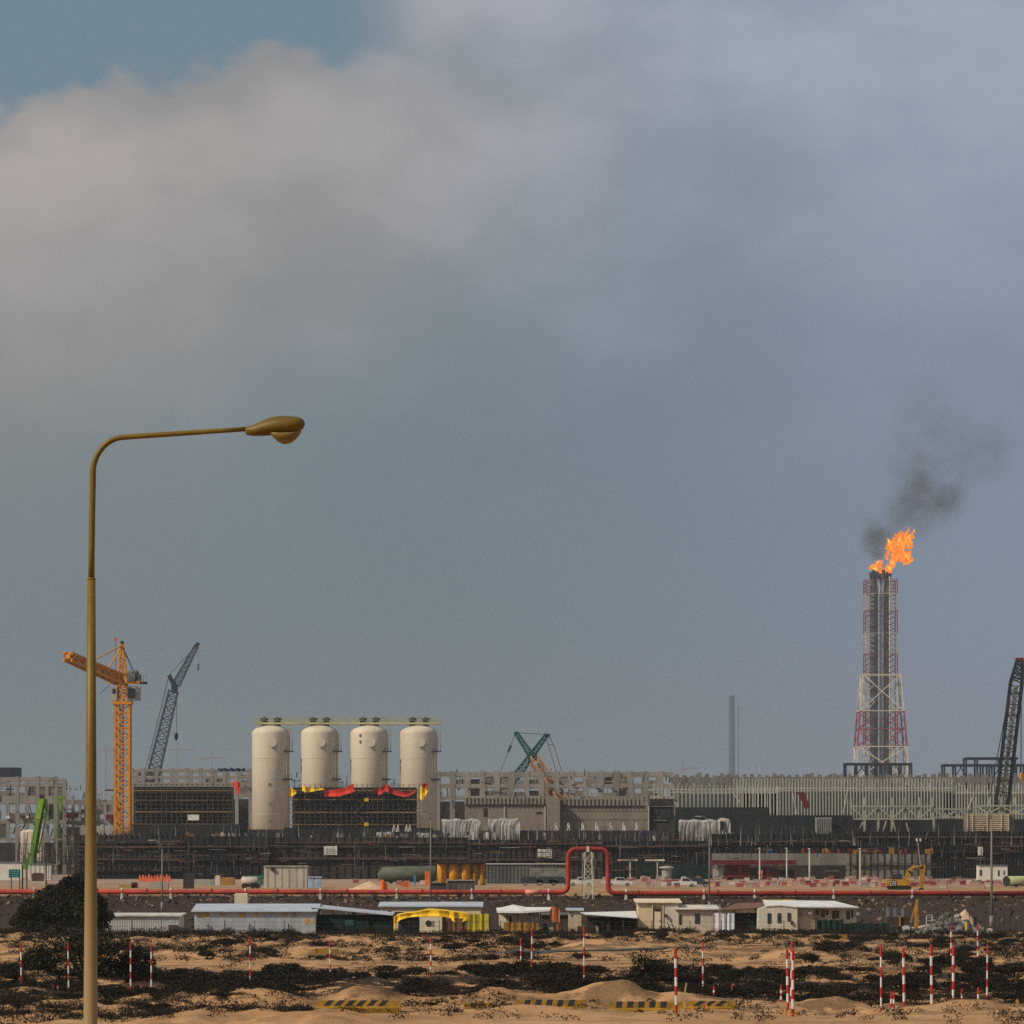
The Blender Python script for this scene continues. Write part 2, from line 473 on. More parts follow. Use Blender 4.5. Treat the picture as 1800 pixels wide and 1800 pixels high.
# ---- flare tower
def flare_tower():
    D = 3600; s = F / D; gz = G
    cx = 1551; root = thing('flare_tower', 'tall red and white lattice flare tower with two dark risers under the flame', 'flare tower', (X(cx, D), D + 18, gz))
    yc = D + 18
    LR = M('tower_red', (0.26, 0.02, 0.03), 0.6, 0.15, 0.1); LW = M('tower_white', (0.55, 0.49, 0.38), 0.6, 0.1, 0.1); LD = M('sooty_lattice', (0.10, 0.062, 0.055), 0.7, 0.3, 0.05)
    RS = M('riser_steel', (0.055, 0.045, 0.048), 0.7, 0.4, 0.02, streak=True); RS2 = M('rusty_riser', (0.095, 0.05, 0.045), 0.7, 0.4, 0.02, streak=True); LG = M('light_riser', (0.26, 0.27, 0.29), 0.5, 0.1, 0.05)
    for x0, x1, top, mt in ((1532, 1546.5, 1003, RS), (1556, 1568.5, 1006, RS2)):
        r = (x1 - x0) / 2 / s; c = X((x0 + x1) / 2, D)
        prof = [(r, gz)]
        zt = Z(top, D); z0 = Z(1360, D); nn = 12
        for k in range(nn):
            z = z0 + (zt - z0 - 14) * (k + 0.5) / nn; prof += [(r, z), (r * 1.12, z + .3), (r * 1.12, z + 1.8), (r, z + 2.1)]
        prof += [(r, zt - 13), (r * 0.8, zt - 11), (r * 0.8, zt - 5), (r * 1.02, zt - 4.5), (r * 1.02, zt)]
        mb = MB().lathe(c, yc, prof, 20); mb.build('riser_pipe', mt, root, True)
    for px, rr, dy in ((1549.4, 0.7, -3), (1552.5, 0.9, -2), (1565.5, 0.5, -9), (1554.6, 0.55, -4)):
        MB().tube((X(px, D), yc + dy, gz), (X(px, D), yc + dy, Z(1012, D)), rr, None, 8).build('gas_pipe', LG if px != 1565.5 else LW, root, True)

    def section(py0, py1, w0, w1, mat, name, n, leg, br, inner=None, hoop=True):
        """square frame section between two photo rows; w in px half widths"""
        mb = MB(); z0, z1 = Z(py0, D), Z(py1, D); c = X(cx, D)
        def corner(f, j):
            w = (w0 + (w1 - w0) * f) / s; z = z0 + (z1 - z0) * f
            sx, sy = ((-1, -1), (1, -1), (1, 1), (-1, 1))[j]
            return Vector((c + sx * w, yc + sy * w * 0.8, z))
        for j in range(4):
            mb.bar(corner(0, j), corner(1, j), leg)
            for i in range(n):
                a, b = corner(i / n, j), corner((i + 1) / n, (j + 1) % 4)
                a2, b2 = corner(i / n, (j + 1) % 4), corner((i + 1) / n, j)
                m1 = (corner(i / n, j) + corner(i / n, (j + 1) % 4)) / 2; m2 = (corner((i + 1) / n, j) + corner((i + 1) / n, (j + 1) % 4)) / 2
                if inner:   # K bracing close to each leg
                    t0 = corner((i + .5) / n, j).lerp(corner((i + .5) / n, (j + 1) % 4), .28); mb.bar(corner(i / n, j), t0, br); mb.bar(corner((i + 1) / n, j), t0, br)
                    t0 = corner((i + .5) / n, j).lerp(corner((i + .5) / n, (j + 1) % 4), .72); mb.bar(corner(i / n, (j + 1) % 4), t0, br); mb.bar(corner((i + 1) / n, (j + 1) % 4), t0, br)
                else:
                    mb.bar(a, b, br); mb.bar(a2, b2, br)
                if hoop: mb.bar(corner(i / n, j), corner(i / n, (j + 1) % 4), br)
            mb.bar(corner(1, j), corner(1, (j + 1) % 4), br)
        mb.build(name, mat, root)
    LU = M('rusty_red_lattice', (0.20, 0.045, 0.04), 0.7, 0.3, 0.05); LV = M('dull_white_lattice', (0.40, 0.35, 0.28), 0.7, 0.3, 0.05)
    for a, b, LD in ((1187, 1148, LU), (1148, 1112, LV), (1112, 1072, LU), (1072, 1042, LV), (1042, 1018, LU)):
        section(a, b, 28, 28, LD, 'upper_lattice', 4, 0.75, 0.42, inner=True, hoop=False)
    section(1249, 1185, 38.5, 33, LW, 'white_lattice', 1, 1.1, 0.75)
    section(1312, 1249, 43.5, 38.5, LR, 'red_lattice', 2, 1.3, 0.7, inner=True)
    section(1535, 1312, 52, 43.5, LW, 'white_lattice', 4, 1.2, 0.8)
    section(1312, 1249, 28, 28, LR, 'inner_frame', 4, 1.0, 0.55, inner=True, hoop=False)
    section(1249, 1187, 28, 28, LW, 'inner_frame', 2, 0.7, 0.5, inner=True, hoop=False)
    section(1535, 1312, 28, 28, LW, 'inner_frame', 6, 0.7, 0.5, inner=True, hoop=False)
    # sooty tips with short burner nozzles
    for i in range(7):
        px = 1533 + i * 5.6
        MB().tube((X(px, D), yc - 6 + 3 * (i % 2), Z(1016, D)), (X(px, D), yc - 6 + 3 * (i % 2), Z(1006 - 3 * ((i * 5) % 3), D)), 1.2, 1.6, 8).build('burner_tip', BLACK, root)


flare_tower()


def flame():
    D = 3600; yc = D + 18
    m = bpy.data.materials.new('fire'); m.use_nodes = True; t = NT(m.node_tree)
    g = t.new('ShaderNodeNewGeometry'); mp = t.new('ShaderNodeMapping'); t.put(mp.inputs[0], g.outputs['Position']); mp.inputs['Scale'].default_value = (1, 1, 0.42)
    n1 = t.noise(mp.outputs[0], 0.30, 4, 0.65); n2 = t.noise(mp.outputs[0], 0.85, 3, 0.6)
    f = t.math('ADD', t.math('MULTIPLY', n1, 0.55), t.math('MULTIPLY', n2, 0.45))
    cr = t.new('ShaderNodeValToRGB'); t.put(cr.inputs[0], f); e = cr.color_ramp.elements
    e[0].position = 0.37; e[0].color = (0.80, 0.10, 0.002, 1); e[1].position = 0.50; e[1].color = (1.0, 0.235, 0.004, 1)
    for p_, c_ in ((0.565, (1.15, 0.36, 0.006, 1)), (0.62, (1.3, 0.70, 0.06, 1)), (0.69, (1.5, 1.15, 0.45, 1))):
        k = e.new(p_); k.color = c_
    em = t.new('ShaderNodeEmission'); t.put(em.inputs[0], cr.outputs[0]); em.inputs[1].default_value = 1.25
    o = t.new('ShaderNodeOutputMaterial'); t.l.new(em.outputs[0], o.inputs[0])
    rnd = random.Random(3)
    mb = MB()
    def tongue(px, py, r, h, lean, yo=0.0):
        """a licking flame: a lathe that bulges and then tapers, bent to the lee side (sizes in photo px)"""
        n = 9; k = 9; vs = []; s = F / D; ph = rnd.random() * 6
        for i in range(k):
            f = i / (k - 1); rr = r * (1.25 * (f + 0.12) ** 0.45 * (1 - f) ** 0.75 + 0.02)
            cx = px + lean * h * f ** 1.4 + r * 0.35 * sin(ph + 5 * f); cy = py - h * f
            for j in range(n):
                a = 2 * pi * j / n; q = rr * (1 + 0.25 * sin(3 * a + ph + 4 * f))
                vs.append((X(cx, D) + q / s * cos(a), yc + yo + q / s * sin(a), Z(cy, D)))
        fs = [(i * n + j, i * n + (j + 1) % n, (i + 1) * n + (j + 1) % n, (i + 1) * n + j) for i in range(k - 1) for j in range(n)]
        fs += [tuple(range(n - 1, -1, -1)), tuple(range((k - 1) * n, k * n))]
        mb.add(vs, fs)
    # low burning lip between the risers
    for px, py, r, h in ((1548, 1014, 5, 16), (1553, 1013, 5, 17), (1543, 1008, 5, 15), (1558, 1008, 5, 16), (1538, 1000, 4.5, 12), (1534, 999, 3.5, 10), (1545, 998, 4, 18), (1549, 1000, 4, 19),
                         (1541, 997, 3.5, 14), (1551, 997, 3.5, 16), (1564, 1005, 5, 18), (1570, 1004, 5, 18)):
        tongue(px, py, r, h, 0.15, rnd.uniform(-3, 3))
    # the main plume blown to the right
    for i in range(34):
        f = i / 33; px = 1562 + rnd.uniform(0, 42) ; py = rnd.uniform(955, 1000) - (px - 1562) * 0.28
        tongue(px, py, rnd.uniform(4.5, 8), rnd.uniform(14, 24), rnd.uniform(-0.05, 0.25), rnd.uniform(-6, 6))
    for px, py, r, h in ((1566, 962, 5, 16), (1572, 960, 5, 14), (1580, 962, 6, 18), (1590, 950, 5, 17), (1596, 950, 5, 20), (1604, 955, 5, 22), (1590, 940, 3, 9), (1599, 936, 3, 10), (1607, 944, 3.2, 14), (1601, 929, 1.6, 6), (1610, 934, 1.5, 7), (1586, 945, 2.2, 12)):
        tongue(px, py, r, h, 0.1, rnd.uniform(-4, 4))
    solo(mb, 'gas_flame', m, 'big orange gas flame blown sideways over the flare tower', 'flame', (X(1551, D), yc, Z(1006, D)), smooth=True)
    # soot above it
    sm = bpy.data.materials.new('soot_smoke'); sm.use_nodes = True; t = NT(sm.node_tree)
    g = t.new('ShaderNodeNewGeometry'); p = g.outputs['Position']; tot = None
    for px, py, r, k in ((1543, 948, 26, 2.0), (1536, 925, 22, 0.8), (1546, 970, 13, 2.0), (1622, 862, 40, 0.55), (1606, 895, 30, 0.42), (1668, 880, 32, 0.75), (1640, 905, 26, 0.35), (1612, 820, 34, 0.42), (1620, 940, 22, 0.3), (1588, 905, 26, 0.3), (1655, 835, 40, 0.22), (1735, 800, 42, 0.16), (1585, 940, 30, 0.25), (1560, 925, 24, .35), (1577, 905, 26, .4), (1592, 888, 28, .45), (1605, 868, 30, .4), (1640, 870, 32, .5), (1652, 895, 26, .4), (1618, 918, 24, .4), (1628, 838, 30, .4), (1690, 872, 22, .35), (1700, 838, 34, .15), (1720, 815, 34, .18), (1640, 755, 62, .16), (1590, 800, 46, .13), (1765, 785, 52, .15), (1690, 770, 60, .13), (1620, 700, 56, .09)):
        dn = t.new('ShaderNodeVectorMath', operation='DISTANCE'); t.put(dn.inputs[0], p); dn.inputs[1].default_value = (X(px, D), yc, Z(py, D))
        q = t.mapr(dn.outputs['Value'], 0.0, r * 1.6 * D / F, k, 0.0)
        tot = q if tot is None else t.math('ADD', tot, q)
    n1 = t.noise(p, 0.055, 5, 0.6)
    den = t.math('MULTIPLY', t.math('MULTIPLY', tot, t.mapr(n1, 0.33, 0.68, 0.2, 1.7)), 0.027)
    pv = t.new('ShaderNodeVolumePrincipled'); pv.inputs['Color'].default_value = (0.16, 0.16, 0.15, 1); t.put(pv.inputs['Density'], den)
    o = t.new('ShaderNodeOutputMaterial'); t.l.new(pv.outputs[0], o.inputs['Volume'])
    mb = MB().box(X(1496, D), X(1830, D), yc - 30, yc + 30, Z(992, D), Z(655, D))
    o = mb.build('smoke', sm); o['kind'] = 'stuff'; o['label'] = 'thin dark soot smoke drifting off the flare'; o['category'] = 'smoke'


flame()

# ---- distant hazy chimney and far cranes
D = 11500
mb = MB(); mb.lathe(X(1286.5, D), D, [(9.5, G), (8.8, Z(1300, D)), (8.2, Z(1226, D)), (8.8, Z(1225, D)), (8.8, Z(1222.5, D))], 16)
r = thing('far_chimney', 'slender grey chimney fading in the haze beyond the concrete frames', 'chimney', (X(1286.5, D), D, G))
mb.build('shaft', M('far_grey', (0.045, 0.05, 0.075), 0.9, 0.2, 0.02), r, True)
MB().tube((X(1298, D), D + 5, G), (X(1298, D), D + 5, Z(1240, D)), 1.5, None, 6).build('gas_pipe', GREYB, r)
for i, (px, top, jib0, jib1, jy, lab) in enumerate(((186, 1308, 172, 206, 1319, 'faint far tower crane showing beside the street lamp pole'), (312, 1306, 288, 350, 1318, 'faint far tower crane behind the grey lattice boom'), (372, 1322, 352, 392, 1333, 'faint far tower crane above the blue roof cover'), (1201, 1338, 1196, 1228, 1351, 'faint far red tower crane above the long concrete frame'))):
    D = 9500; r = thing('far_tower_crane', lab, 'tower crane', (X(px, D), D, G), 'faint cranes far in the haze')
    mt = M('far_crane_red', (0.30, 0.12, 0.12), 0.8, 0.1, 0.1)
    b = MB().lattice((X(px, D), D, G), (X(px, D), D, Z(top, D)), 3.4, 2.8, 30, 0.7, 0.4); b.build('mast', mt, r)
    b = MB().lattice((X(jib0, D), D, Z(jy + 1, D)), (X(jib1, D), D, Z(jy - 1, D)), 2.8, 1.8, 16, 0.7, 0.4); b.build('jib', mt, r)
    b = MB().bar((X(px, D), D, Z(top, D)), (X(jib1, D) * .5 + X(px, D) * .5, D, Z(jy - 1, D)), 0.4); b.bar((X(px, D), D, Z(top, D)), (X(jib0, D), D, Z(jy + 1, D)), 0.4); b.build('tie_bar', mt, r)


# ---- big dark gantries on top of the concrete frame
def gantry(x0, x1, top, foot, D, posts, label, mids=()):
    r = thing('steel_gantry', label, 'gantry', (X((x0 + x1) / 2, D), D + 4, G), 'navy steel gantries over the concrete frame')
    for dy in (0, 8):
        MB().box(X(x0, D), X(x1, D), D + dy, D + dy + 0.9, Z(top + 4, D), Z(top, D)).build('beam', NAVY, r)
    for px in posts:
        for dy in (0.1, 8.1): MB().box(X(px - 1.5, D), X(px + 1.5, D), D + dy, D + dy + 0.7, G, Z(top + 4, D) - .01).build('post', NAVY, r)
    for a, b_ in mids:
        MB().bar((X(a, D), D + .4, Z(foot, D)), (X(b_, D), D + .4, Z(top + 5, D)), 0.35).build('brace', NAVY, r)


gantry(1485, 1604, 1341, 1362, 1500, (1487, 1506, 1525, 1542, 1550, 1567, 1584, 1602.5), 'navy steel gantry standing at the foot of the flare tower', ((1506, 1517), (1525, 1512), (1584, 1575)))
gantry(1658, 1806, 1343, 1364, 1500, (1660, 1679.5, 1698.5, 1718, 1728, 1739, 1748, 1787, 1799), 'navy steel gantry partly hidden by the black lattice boom', ((1680, 1690), (1698, 1688), (1748, 1758)))
gantry(1697, 1790, 1331, 1345, 1506, (1698.5, 1718, 1760, 1785), 'short higher gantry tier behind the black lattice boom')


# ---- precast concrete frames
def conc_frame(label, x0, x1, D, rows, cols, colw, top_extra, dep, mat=CONC, infill=0.4, seed=1, beam_h=None, foot=G, wobble=0.0):
    """rows = [(py top, py bottom)] of beams; cols = px centres of columns. Two column lines deep."""
    rn = random.Random(seed)
    r = thing('unfinished_building', label, 'unfinished building', (X((x0 + x1) / 2, D), D + dep / 2, foot))
    s = F / D; cw = colw / s
    for dy in (0, dep):
        for a, b in rows:
            MB().box(X(x0, D), X(x1, D), D + dy + 0.12, D + dy + 0.12 + cw * 0.7, Z(b, D), Z(a, D)).build('beam', mat, r)
    for i, px in enumerate(cols):
        c = X(px, D); t_ = Z(rows[0][0] - top_extra * (0.35 + 0.65 * rn.random()), D)
        for dy in (0, dep):
            b = MB().box(c - cw / 2, c + cw / 2, D + dy, D + dy + cw, foot, t_ - (0.0 if dy == 0 else rn.random()))
            if not dy: b.box(c - cw * 0.75, c + cw * 0.75, D + 0.05, D + cw * 0.9, Z(rows[0][1] + 3, D), Z(rows[0][1], D) - .01)
            b.build('column', mat, r)
    # some bays already closed with panels
    for i in range(len(cols) - 1):
        for k in range(len(rows) - 1):
            if rn.random() < infill:
                a0, a1 = cols[i] + colw / 2 + .3, cols[i + 1] - colw / 2 - .3; z0, z1 = rows[k + 1][0], rows[k][1]
                h_ = rn.choice((0.45, 0.6, 0.75, 1.0, 1.0))
                MB().box(X(a0, D), X(a1, D), D + dep + .3, D + dep + .5, Z(z0, D), Z(z0 - (z0 - z1) * h_, D) - .02).build('panel', rn.choice((CONC2, CONC2, M('panel_tan', (.21, .18, .145), .9, .25, .2), M('panel_grey', (.115, .112, .108), .9, .3, .2), DARKF)), r)
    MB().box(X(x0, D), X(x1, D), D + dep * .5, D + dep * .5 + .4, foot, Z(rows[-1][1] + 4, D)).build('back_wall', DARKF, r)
    return r


cl = [769 + 26.2 * i for i in range(16)]
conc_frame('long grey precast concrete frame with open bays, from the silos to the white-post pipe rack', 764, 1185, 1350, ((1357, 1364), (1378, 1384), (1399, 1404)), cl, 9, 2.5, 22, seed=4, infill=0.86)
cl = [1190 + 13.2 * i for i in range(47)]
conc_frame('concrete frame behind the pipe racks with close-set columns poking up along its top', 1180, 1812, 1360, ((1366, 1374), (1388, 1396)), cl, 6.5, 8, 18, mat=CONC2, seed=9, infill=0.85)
conc_frame('low concrete frame behind the orange tower crane and the dark scaffold', 228, 445, 1400, ((1352, 1356), (1364, 1368), (1375, 1400)), [232, 252, 275, 302, 328, 352, 372, 394, 416, 440], 6, 3, 18, seed=12, infill=0.5)
r = conc_frame('tall multi-storey precast concrete frame with open bays under a navy container', -40, 101, 1200, ((1366, 1372), (1377, 1381), (1399, 1412), (1440, 1447), (1473, 1477)), [-34, -4, 30, 66, 97.5], 6.5, 2, 24, seed=21, infill=0.8)
conc_frame('lower concrete frame behind the street lamp pole with a beam over dark bays', 98, 205, 1230, ((1406, 1413), (1428, 1431), (1443, 1449)), [104, 128, 150, 173, 198], 5, 9, 20, seed=5, infill=0.8)
solo(MB().pb(-14, 33, 1349, 1366, 1202, 7), 'roof_container', NAVY, 'navy blue container on top of the tall concrete frame', 'container', (X(10, 1202), 1204, Z(1366, 1202)))
solo(px_sheet(MB(), [(383 + 3.4 * i, 1349 + 2.5 * abs(sin(i * .9)), 1356) for i in range(15)], 1396, 0.8), 'roof_tarp', M('blue_tarp', (0.012, 0.03, 0.085), 0.6, 0.2, .5), 'dark blue tarp lying on the low frame beside the silos', 'tarp', (X(405, 1396), 1396, Z(1356, 1396)))
# broken ends of panels and pipes stored in the open bays of the left frames
for i, (a, b_, t_, q, m_) in enumerate(((10, 17, 1434, 1439, WHITE), (36, 44, 1431, 1438, DRED), (46, 50, 1434, 1438, WHITE), (116, 127, 1431, 1437, RED), (131, 137, 1429, 1437, DRED), (115, 122, 1434, 1437.5, WHITE), (186, 199, 1432, 1440, DRED))):
    D = 1199 if a < 100 else 1229
    solo(MB().pb(a, b_, t_, q, D, 1.2), 'material_crate', m_, ('white' if m_ is WHITE else 'red' if m_ is RED else 'dark red') + ' crate on a floor of the open concrete frame, ' + ('beside the street lamp pole' if a > 100 else 'under the navy container' if a < 30 else 'near the green crane boom'), 'crate', P((a + b_) / 2, q, D), 'crates on the frame floors')

# ---- plain concrete block building in front of the long frame
D = 1120
r = thing('concrete_building', 'long plain grey concrete block building with dark ribs along its parapet', 'building', (X(985, D), D + 10, G))
TAN = M('tan_concrete', (0.215, 0.178, 0.142), 0.92, 0.14, 0.2, streak=True)
MB().pb(817, 961, 1414, 1560, D, 16).box(X(961, D), X(984, D), D - 4, D + 16, G, Z(1404, D)).build('wall', TAN, r)
MB().pb(984, 1142, 1416, 1560, D, 16).build('wall', TAN, r)
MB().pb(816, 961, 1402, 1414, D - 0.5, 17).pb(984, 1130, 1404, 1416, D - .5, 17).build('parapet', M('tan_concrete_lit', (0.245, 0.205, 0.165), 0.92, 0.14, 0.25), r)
b = MB()
for i in range(21): b.pb(820 + 6.8 * i, 821.0 + 6.8 * i, 1402.5, 1415, D - .7, .3)
for i in range(20): b.pb(988 + 7.1 * i, 989 + 7.1 * i, 1404.5, 1416.5, D - .7, .3)
b.build('rib', DARKF, r)
for q in ((850, 857, 1421, 1436), (943, 953, 1427, 1431)): MB().pb(*q, D - .06, .3).build('opening', BLACK, r)
for px in (886, 957, 1139): MB().pb(px, px + 2, 1417, 1460, D - .3, .3).build('pilaster', M('pale_concrete', (.44, .39, .31), .9, .1, .3), r)
for z_ in (1425, 1440): MB().pb(985, 1138, z_, z_ + .8, D - .1, .3).build('joint_band', CONC2, r)
r = thing('dark_shed', 'dark grey open-sided block at the end of the plain concrete building', 'building', (X(1164, D), D + 8, G))
MB().pb(1143, 1185, 1404, 1560, D + 1, 14).build('wall', M('dark_block', (.035, .032, .030), .9, .3, .3), r)
MB().pb(1146, 1172, 1441, 1443, D + .6, .5).pb(1144, 1184, 1417, 1418.2, D + .6, .5).build('ledge', CONC2, r)
for q in ((1150, 1158, 1422, 1432), (1162, 1180, 1424, 1438)): MB().pb(*q, D + .8, .3).build('opening', BLACK, r)


# ---- pale steel pipe racks
def rack(label, x0, x1, D, top, foot, beam, step, tall=1, jag=0.0, dep=10, braces=(), second=True, mat=PALE, pw=0.22):
    r = thing('pipe_rack', label, 'pipe rack', (X((x0 + x1) / 2, D), D + dep / 2, G))
    n = int((x1 - x0) / step); rn = random.Random(int(x0))
    for i in range(n + 1):
        px = x0 + step * i; b = MB()
        t_ = top + (jag if i % 2 else 0) + rn.random() * 1.0
        b.box(X(px, D) - pw / 2, X(px, D) + pw / 2, D, D + pw, G, Z(t_, D))
        b.build('post', mat, r)
    for i in range(0, n if second else 0, 2):
        px = x0 + step * (i + 0.45)
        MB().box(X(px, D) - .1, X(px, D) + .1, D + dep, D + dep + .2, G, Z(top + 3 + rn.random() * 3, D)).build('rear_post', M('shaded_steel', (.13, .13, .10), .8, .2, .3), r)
    for a, b_ in beam:
        MB().box(X(x0, D), X(x1, D), D + pw + .01, D + pw + .25, Z(b_, D), Z(a, D)).build('beam', mat, r)
        MB().box(X(x0, D), X(x1, D), D + dep - .3, D + dep - .05, Z(b_, D), Z(a, D)).build('beam', PALEG, r)
    for a, b_, c, d_ in braces: MB().bar(P(a, b_, D), P(c, d_, D), 0.3).build('brace', mat, r)
    return r


rack('pale steel pipe rack of tall and short posts beside the dark shed', 1150, 1372, 1190, 1379, 1440, ((1386.5, 1388), (1391.5, 1393)), 7.0, jag=2.5, braces=((1180, 1402, 1200, 1430), (1290, 1396, 1300, 1410)))
rack('long pale steel pipe rack with close posts, below the flare tower', 1290, 1678, 1215, 1368, 1440, ((1384, 1386), (1389, 1390)), 5.4, second=True, dep=14, braces=((1482, 1430, 1490, 1388), (1400, 1430, 1392, 1388)), pw=0.22)
rack('pale steel pipe rack with a lower top, beside the black lattice boom', 1681, 1802, 1215, 1379, 1440, ((1392, 1394),), 5.0, dep=14, braces=((1700, 1425, 1712, 1396),), pw=.22)
# grey panels that already stand between the rack posts
for a, b_, t_, q, lab in ((1192, 1366, 1396, 1424, 'grey cladding sheet standing inside the pipe rack beside the dark shed'), (1300, 1676, 1391, 1428, 'grey cladding sheet standing inside the long pipe rack'), (1660, 1806, 1395, 1432, 'grey cladding sheet inside the rack beside the black boom')):
    solo(MB().pb(a, b_, t_, q + 110, 1222, .3), 'cladding_sheet', M('cladding_grey', (.060, .066, .066), .8, .25, .15, streak=True), lab, 'cladding', (X((a + b_) / 2, 1222), 1222, G))
solo(MB().pb(1188, 1350, 1419, 1556, 1186, 3), 'low_dark_wall', M('green_black', (.012, .019, .018), .9, .3, .3), 'dark green low wall under the pipe rack beside the shed', 'wall', (X(1260, 1186), 1187, G), kind='thing')


# ---- grey green truss bridges in front of the racks
def truss(label, x0, x1, D, a, b, n, legs, post_up=0, leg_foot=1470, mat=PALEG):
    r = thing('truss_bridge', label, 'steel truss', (X((x0 + x1) / 2, D), D, G))
    b_ = MB().box(X(x0, D), X(x1, D), D, D + .5, Z(a + 2.6, D), Z(a, D)); b_.build('chord', mat, r)
    b_ = MB().box(X(x0, D), X(x1, D), D, D + .5, Z(b, D), Z(b - 2.6, D)); b_.build('chord', mat, r)
    w = (x1 - x0) / n
    for i in range(n + 1):
        px = x0 + w * i
        MB().box(X(px, D) - .3, X(px, D) + .3, D + .52, D + .9, Z(b - .5, D), Z(a - post_up, D)).build('post', mat, r)
        if i < n:
            c = x0 + w * i; e = c + w
            MB().bar((X(c if i % 2 else e, D), D + .3, Z(b - 2, D)), (X(e if i % 2 else c, D), D + .3, Z(a + 2, D)), 0.4).build('brace', mat, r)
    for px, f in legs:
        MB().box(X(px - 1.8, D), X(px + 1.8, D), D + .05, D + .95, G, Z(b, D) - .01).build('leg', mat, r)
    return r


truss('grey-green steel truss bridge on four legs, below the flare tower', 1496, 1640, 1100, 1416, 1441, 6, ((1498, 0), (1520, 0), (1544, 0), (1568, 0)), 14)
truss('shallow grey-green truss leading up to the slatted cooler', 1640, 1706, 1104, 1421, 1438, 3, ((1642, 0),), 0)
truss('grey-green truss frame behind the slatted cooler', 1716, 1806, 1104, 1415, 1432, 4, (), 14)
for a, b_, c, d_ in ((1498, 1478, 1517, 1445), (1548, 1472, 1558, 1443), (1577, 1472, 1570, 1443), (1600, 1478, 1593, 1446)):
    solo(MB().bar(P(a, b_, 1098), P(c, d_, 1098), .35), 'raking_prop', PALEG, 'grey-green raking prop under the truss bridge', 'prop', P(a, b_, 1098), 'raking props under the truss bridge')
D = 1060
r = thing('air_cooler', 'tan slatted air cooler housing standing at the end of the truss', 'cooler', (X(1750, D), D + 4, G))
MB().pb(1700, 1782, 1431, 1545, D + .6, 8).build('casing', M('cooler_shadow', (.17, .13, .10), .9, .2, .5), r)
for i in range(9): MB().pb(1701, 1775, 1432 + 3.3 * i, 1433.9 + 3.3 * i, D + .1, .6).build('slat', M('tan_slat', (.50, .40, .29), .8, .12, .5), r)
for px in (1700, 1709, 1735, 1760, 1772): MB().pb(px, px + 1.6, 1430, 1465, D - .2, .3).build('frame_post', M('tan_slat', (.50, .40, .29)), r)


# ---- silos
def silo(cx, label, ports=()):
    D = 1250; s = F / D; rr = 33 / s; c = X(cx, D); y = D + rr
    root = thing('storage_silo', label, 'silo', (c, y, G), 'four cream silos under one walkway')
    zt = Z(1288, D); prof = [(rr, G)]
    prof += [(rr, zt)]
    for k in range(1, 9):
        a = k / 8 * pi / 2; prof.append((rr * cos(a) if k < 8 else 0.4, zt + (Z(1273.5, D) - zt) * sin(a)))
    MB().lathe(c, y, prof, 56).build('shell', CREAM, root, True)
    for py in (1333, 1388, 1431):
        MB().lathe(c, y, [(rr * .99, Z(py, D) - .09), (rr * 1.0022, Z(py, D) - .09), (rr * 1.0022, Z(py, D) + .09), (rr * .99, Z(py, D) + .09)], 56).build('weld_seam', M('seam_cream', (.45, .39, .30), .6, .1, .3), root, True)
    # manhole with a cover plate
    a = R(-82); mx = c + rr * sin(R(8)); mz = Z(1305, D)
    b = MB().tube((mx, D + .5, mz), (mx, D - .55, mz), 1.15, None, 24); b.tube((mx, D - .52, mz), (mx, D - .75, mz), 1.35, None, 24); b.build('manhole', CREAM, root)
    # brackets and ladders on the side away from the sun
    MB().box(c + rr * .55, c + rr + 1.3, y - 4.0, y - 1.0, Z(1321.5, D), Z(1319.5, D)).build('side_platform', NAVY, root)
    MB().box(c + rr * .62, c + rr + 1.0, y - 4.2, y - .6, Z(1371, D), Z(1368.5, D)).build('side_platform', NAVY, root)
    b = MB()
    for dx in (0.2, 1.0): b.tube((c + rr + dx, y - 2.4, Z(1320, D)), (c + rr + dx, y - 2.4, Z(1272, D)), .09, None, 6)
    for k in range(14): z = Z(1320, D) + k * .62; b.bar((c + rr + .2, y - 2.4, z), (c + rr + 1.0, y - 2.4, z), .08)
    for k in range(5): z = Z(1316, D) + k * 1.6; b.bar((c + rr - .2, y - 2.4, z), (c + rr + 1.0, y - 3.2, z), .1)
    b.build('ladder', PALEG, root)
    b = MB()
    for dx in (0.0, .8): b.tube((c + rr * .75 + dx, y - rr * .75 - .5, Z(1368, D)), (c + rr * .75 + dx, y - rr * .75 - .5, Z(1321, D)), .08, None, 6)
    b.build('ladder', PALEG, root)
    for dx in (-10.5, 12.5):   # valve heads on the dome
        px = cx + dx; mb = MB(); mb.tube((X(px, D), y - 1, Z(1276, D)), (X(px, D), y - 1, Z(1266, D)), .9, None, 10); mb.tube((X(px, D), y - 1.2, Z(1266.5, D)), (X(px, D), y - 1.2, Z(1261, D)), 1.25, None, 10); mb.bar((X(px - 2, D), y - 1, Z(1260.5, D)), (X(px + 2, D), y - 1, Z(1260.5, D)), .5)
        mb.build('valve_head', M('valve_olive', (.085, .08, .05), .6, .2, 1), root)
    for px, py in ports:
        yy = y - math.sqrt(rr * rr - (X(px, D) - c) ** 2); MB().tube((X(px, D), yy + .5, Z(py, D)), (X(px, D), yy - .12, Z(py, D)), .5, None, 14).build('nozzle', M('port_grey', (.16, .15, .13), .7), root)
    return root


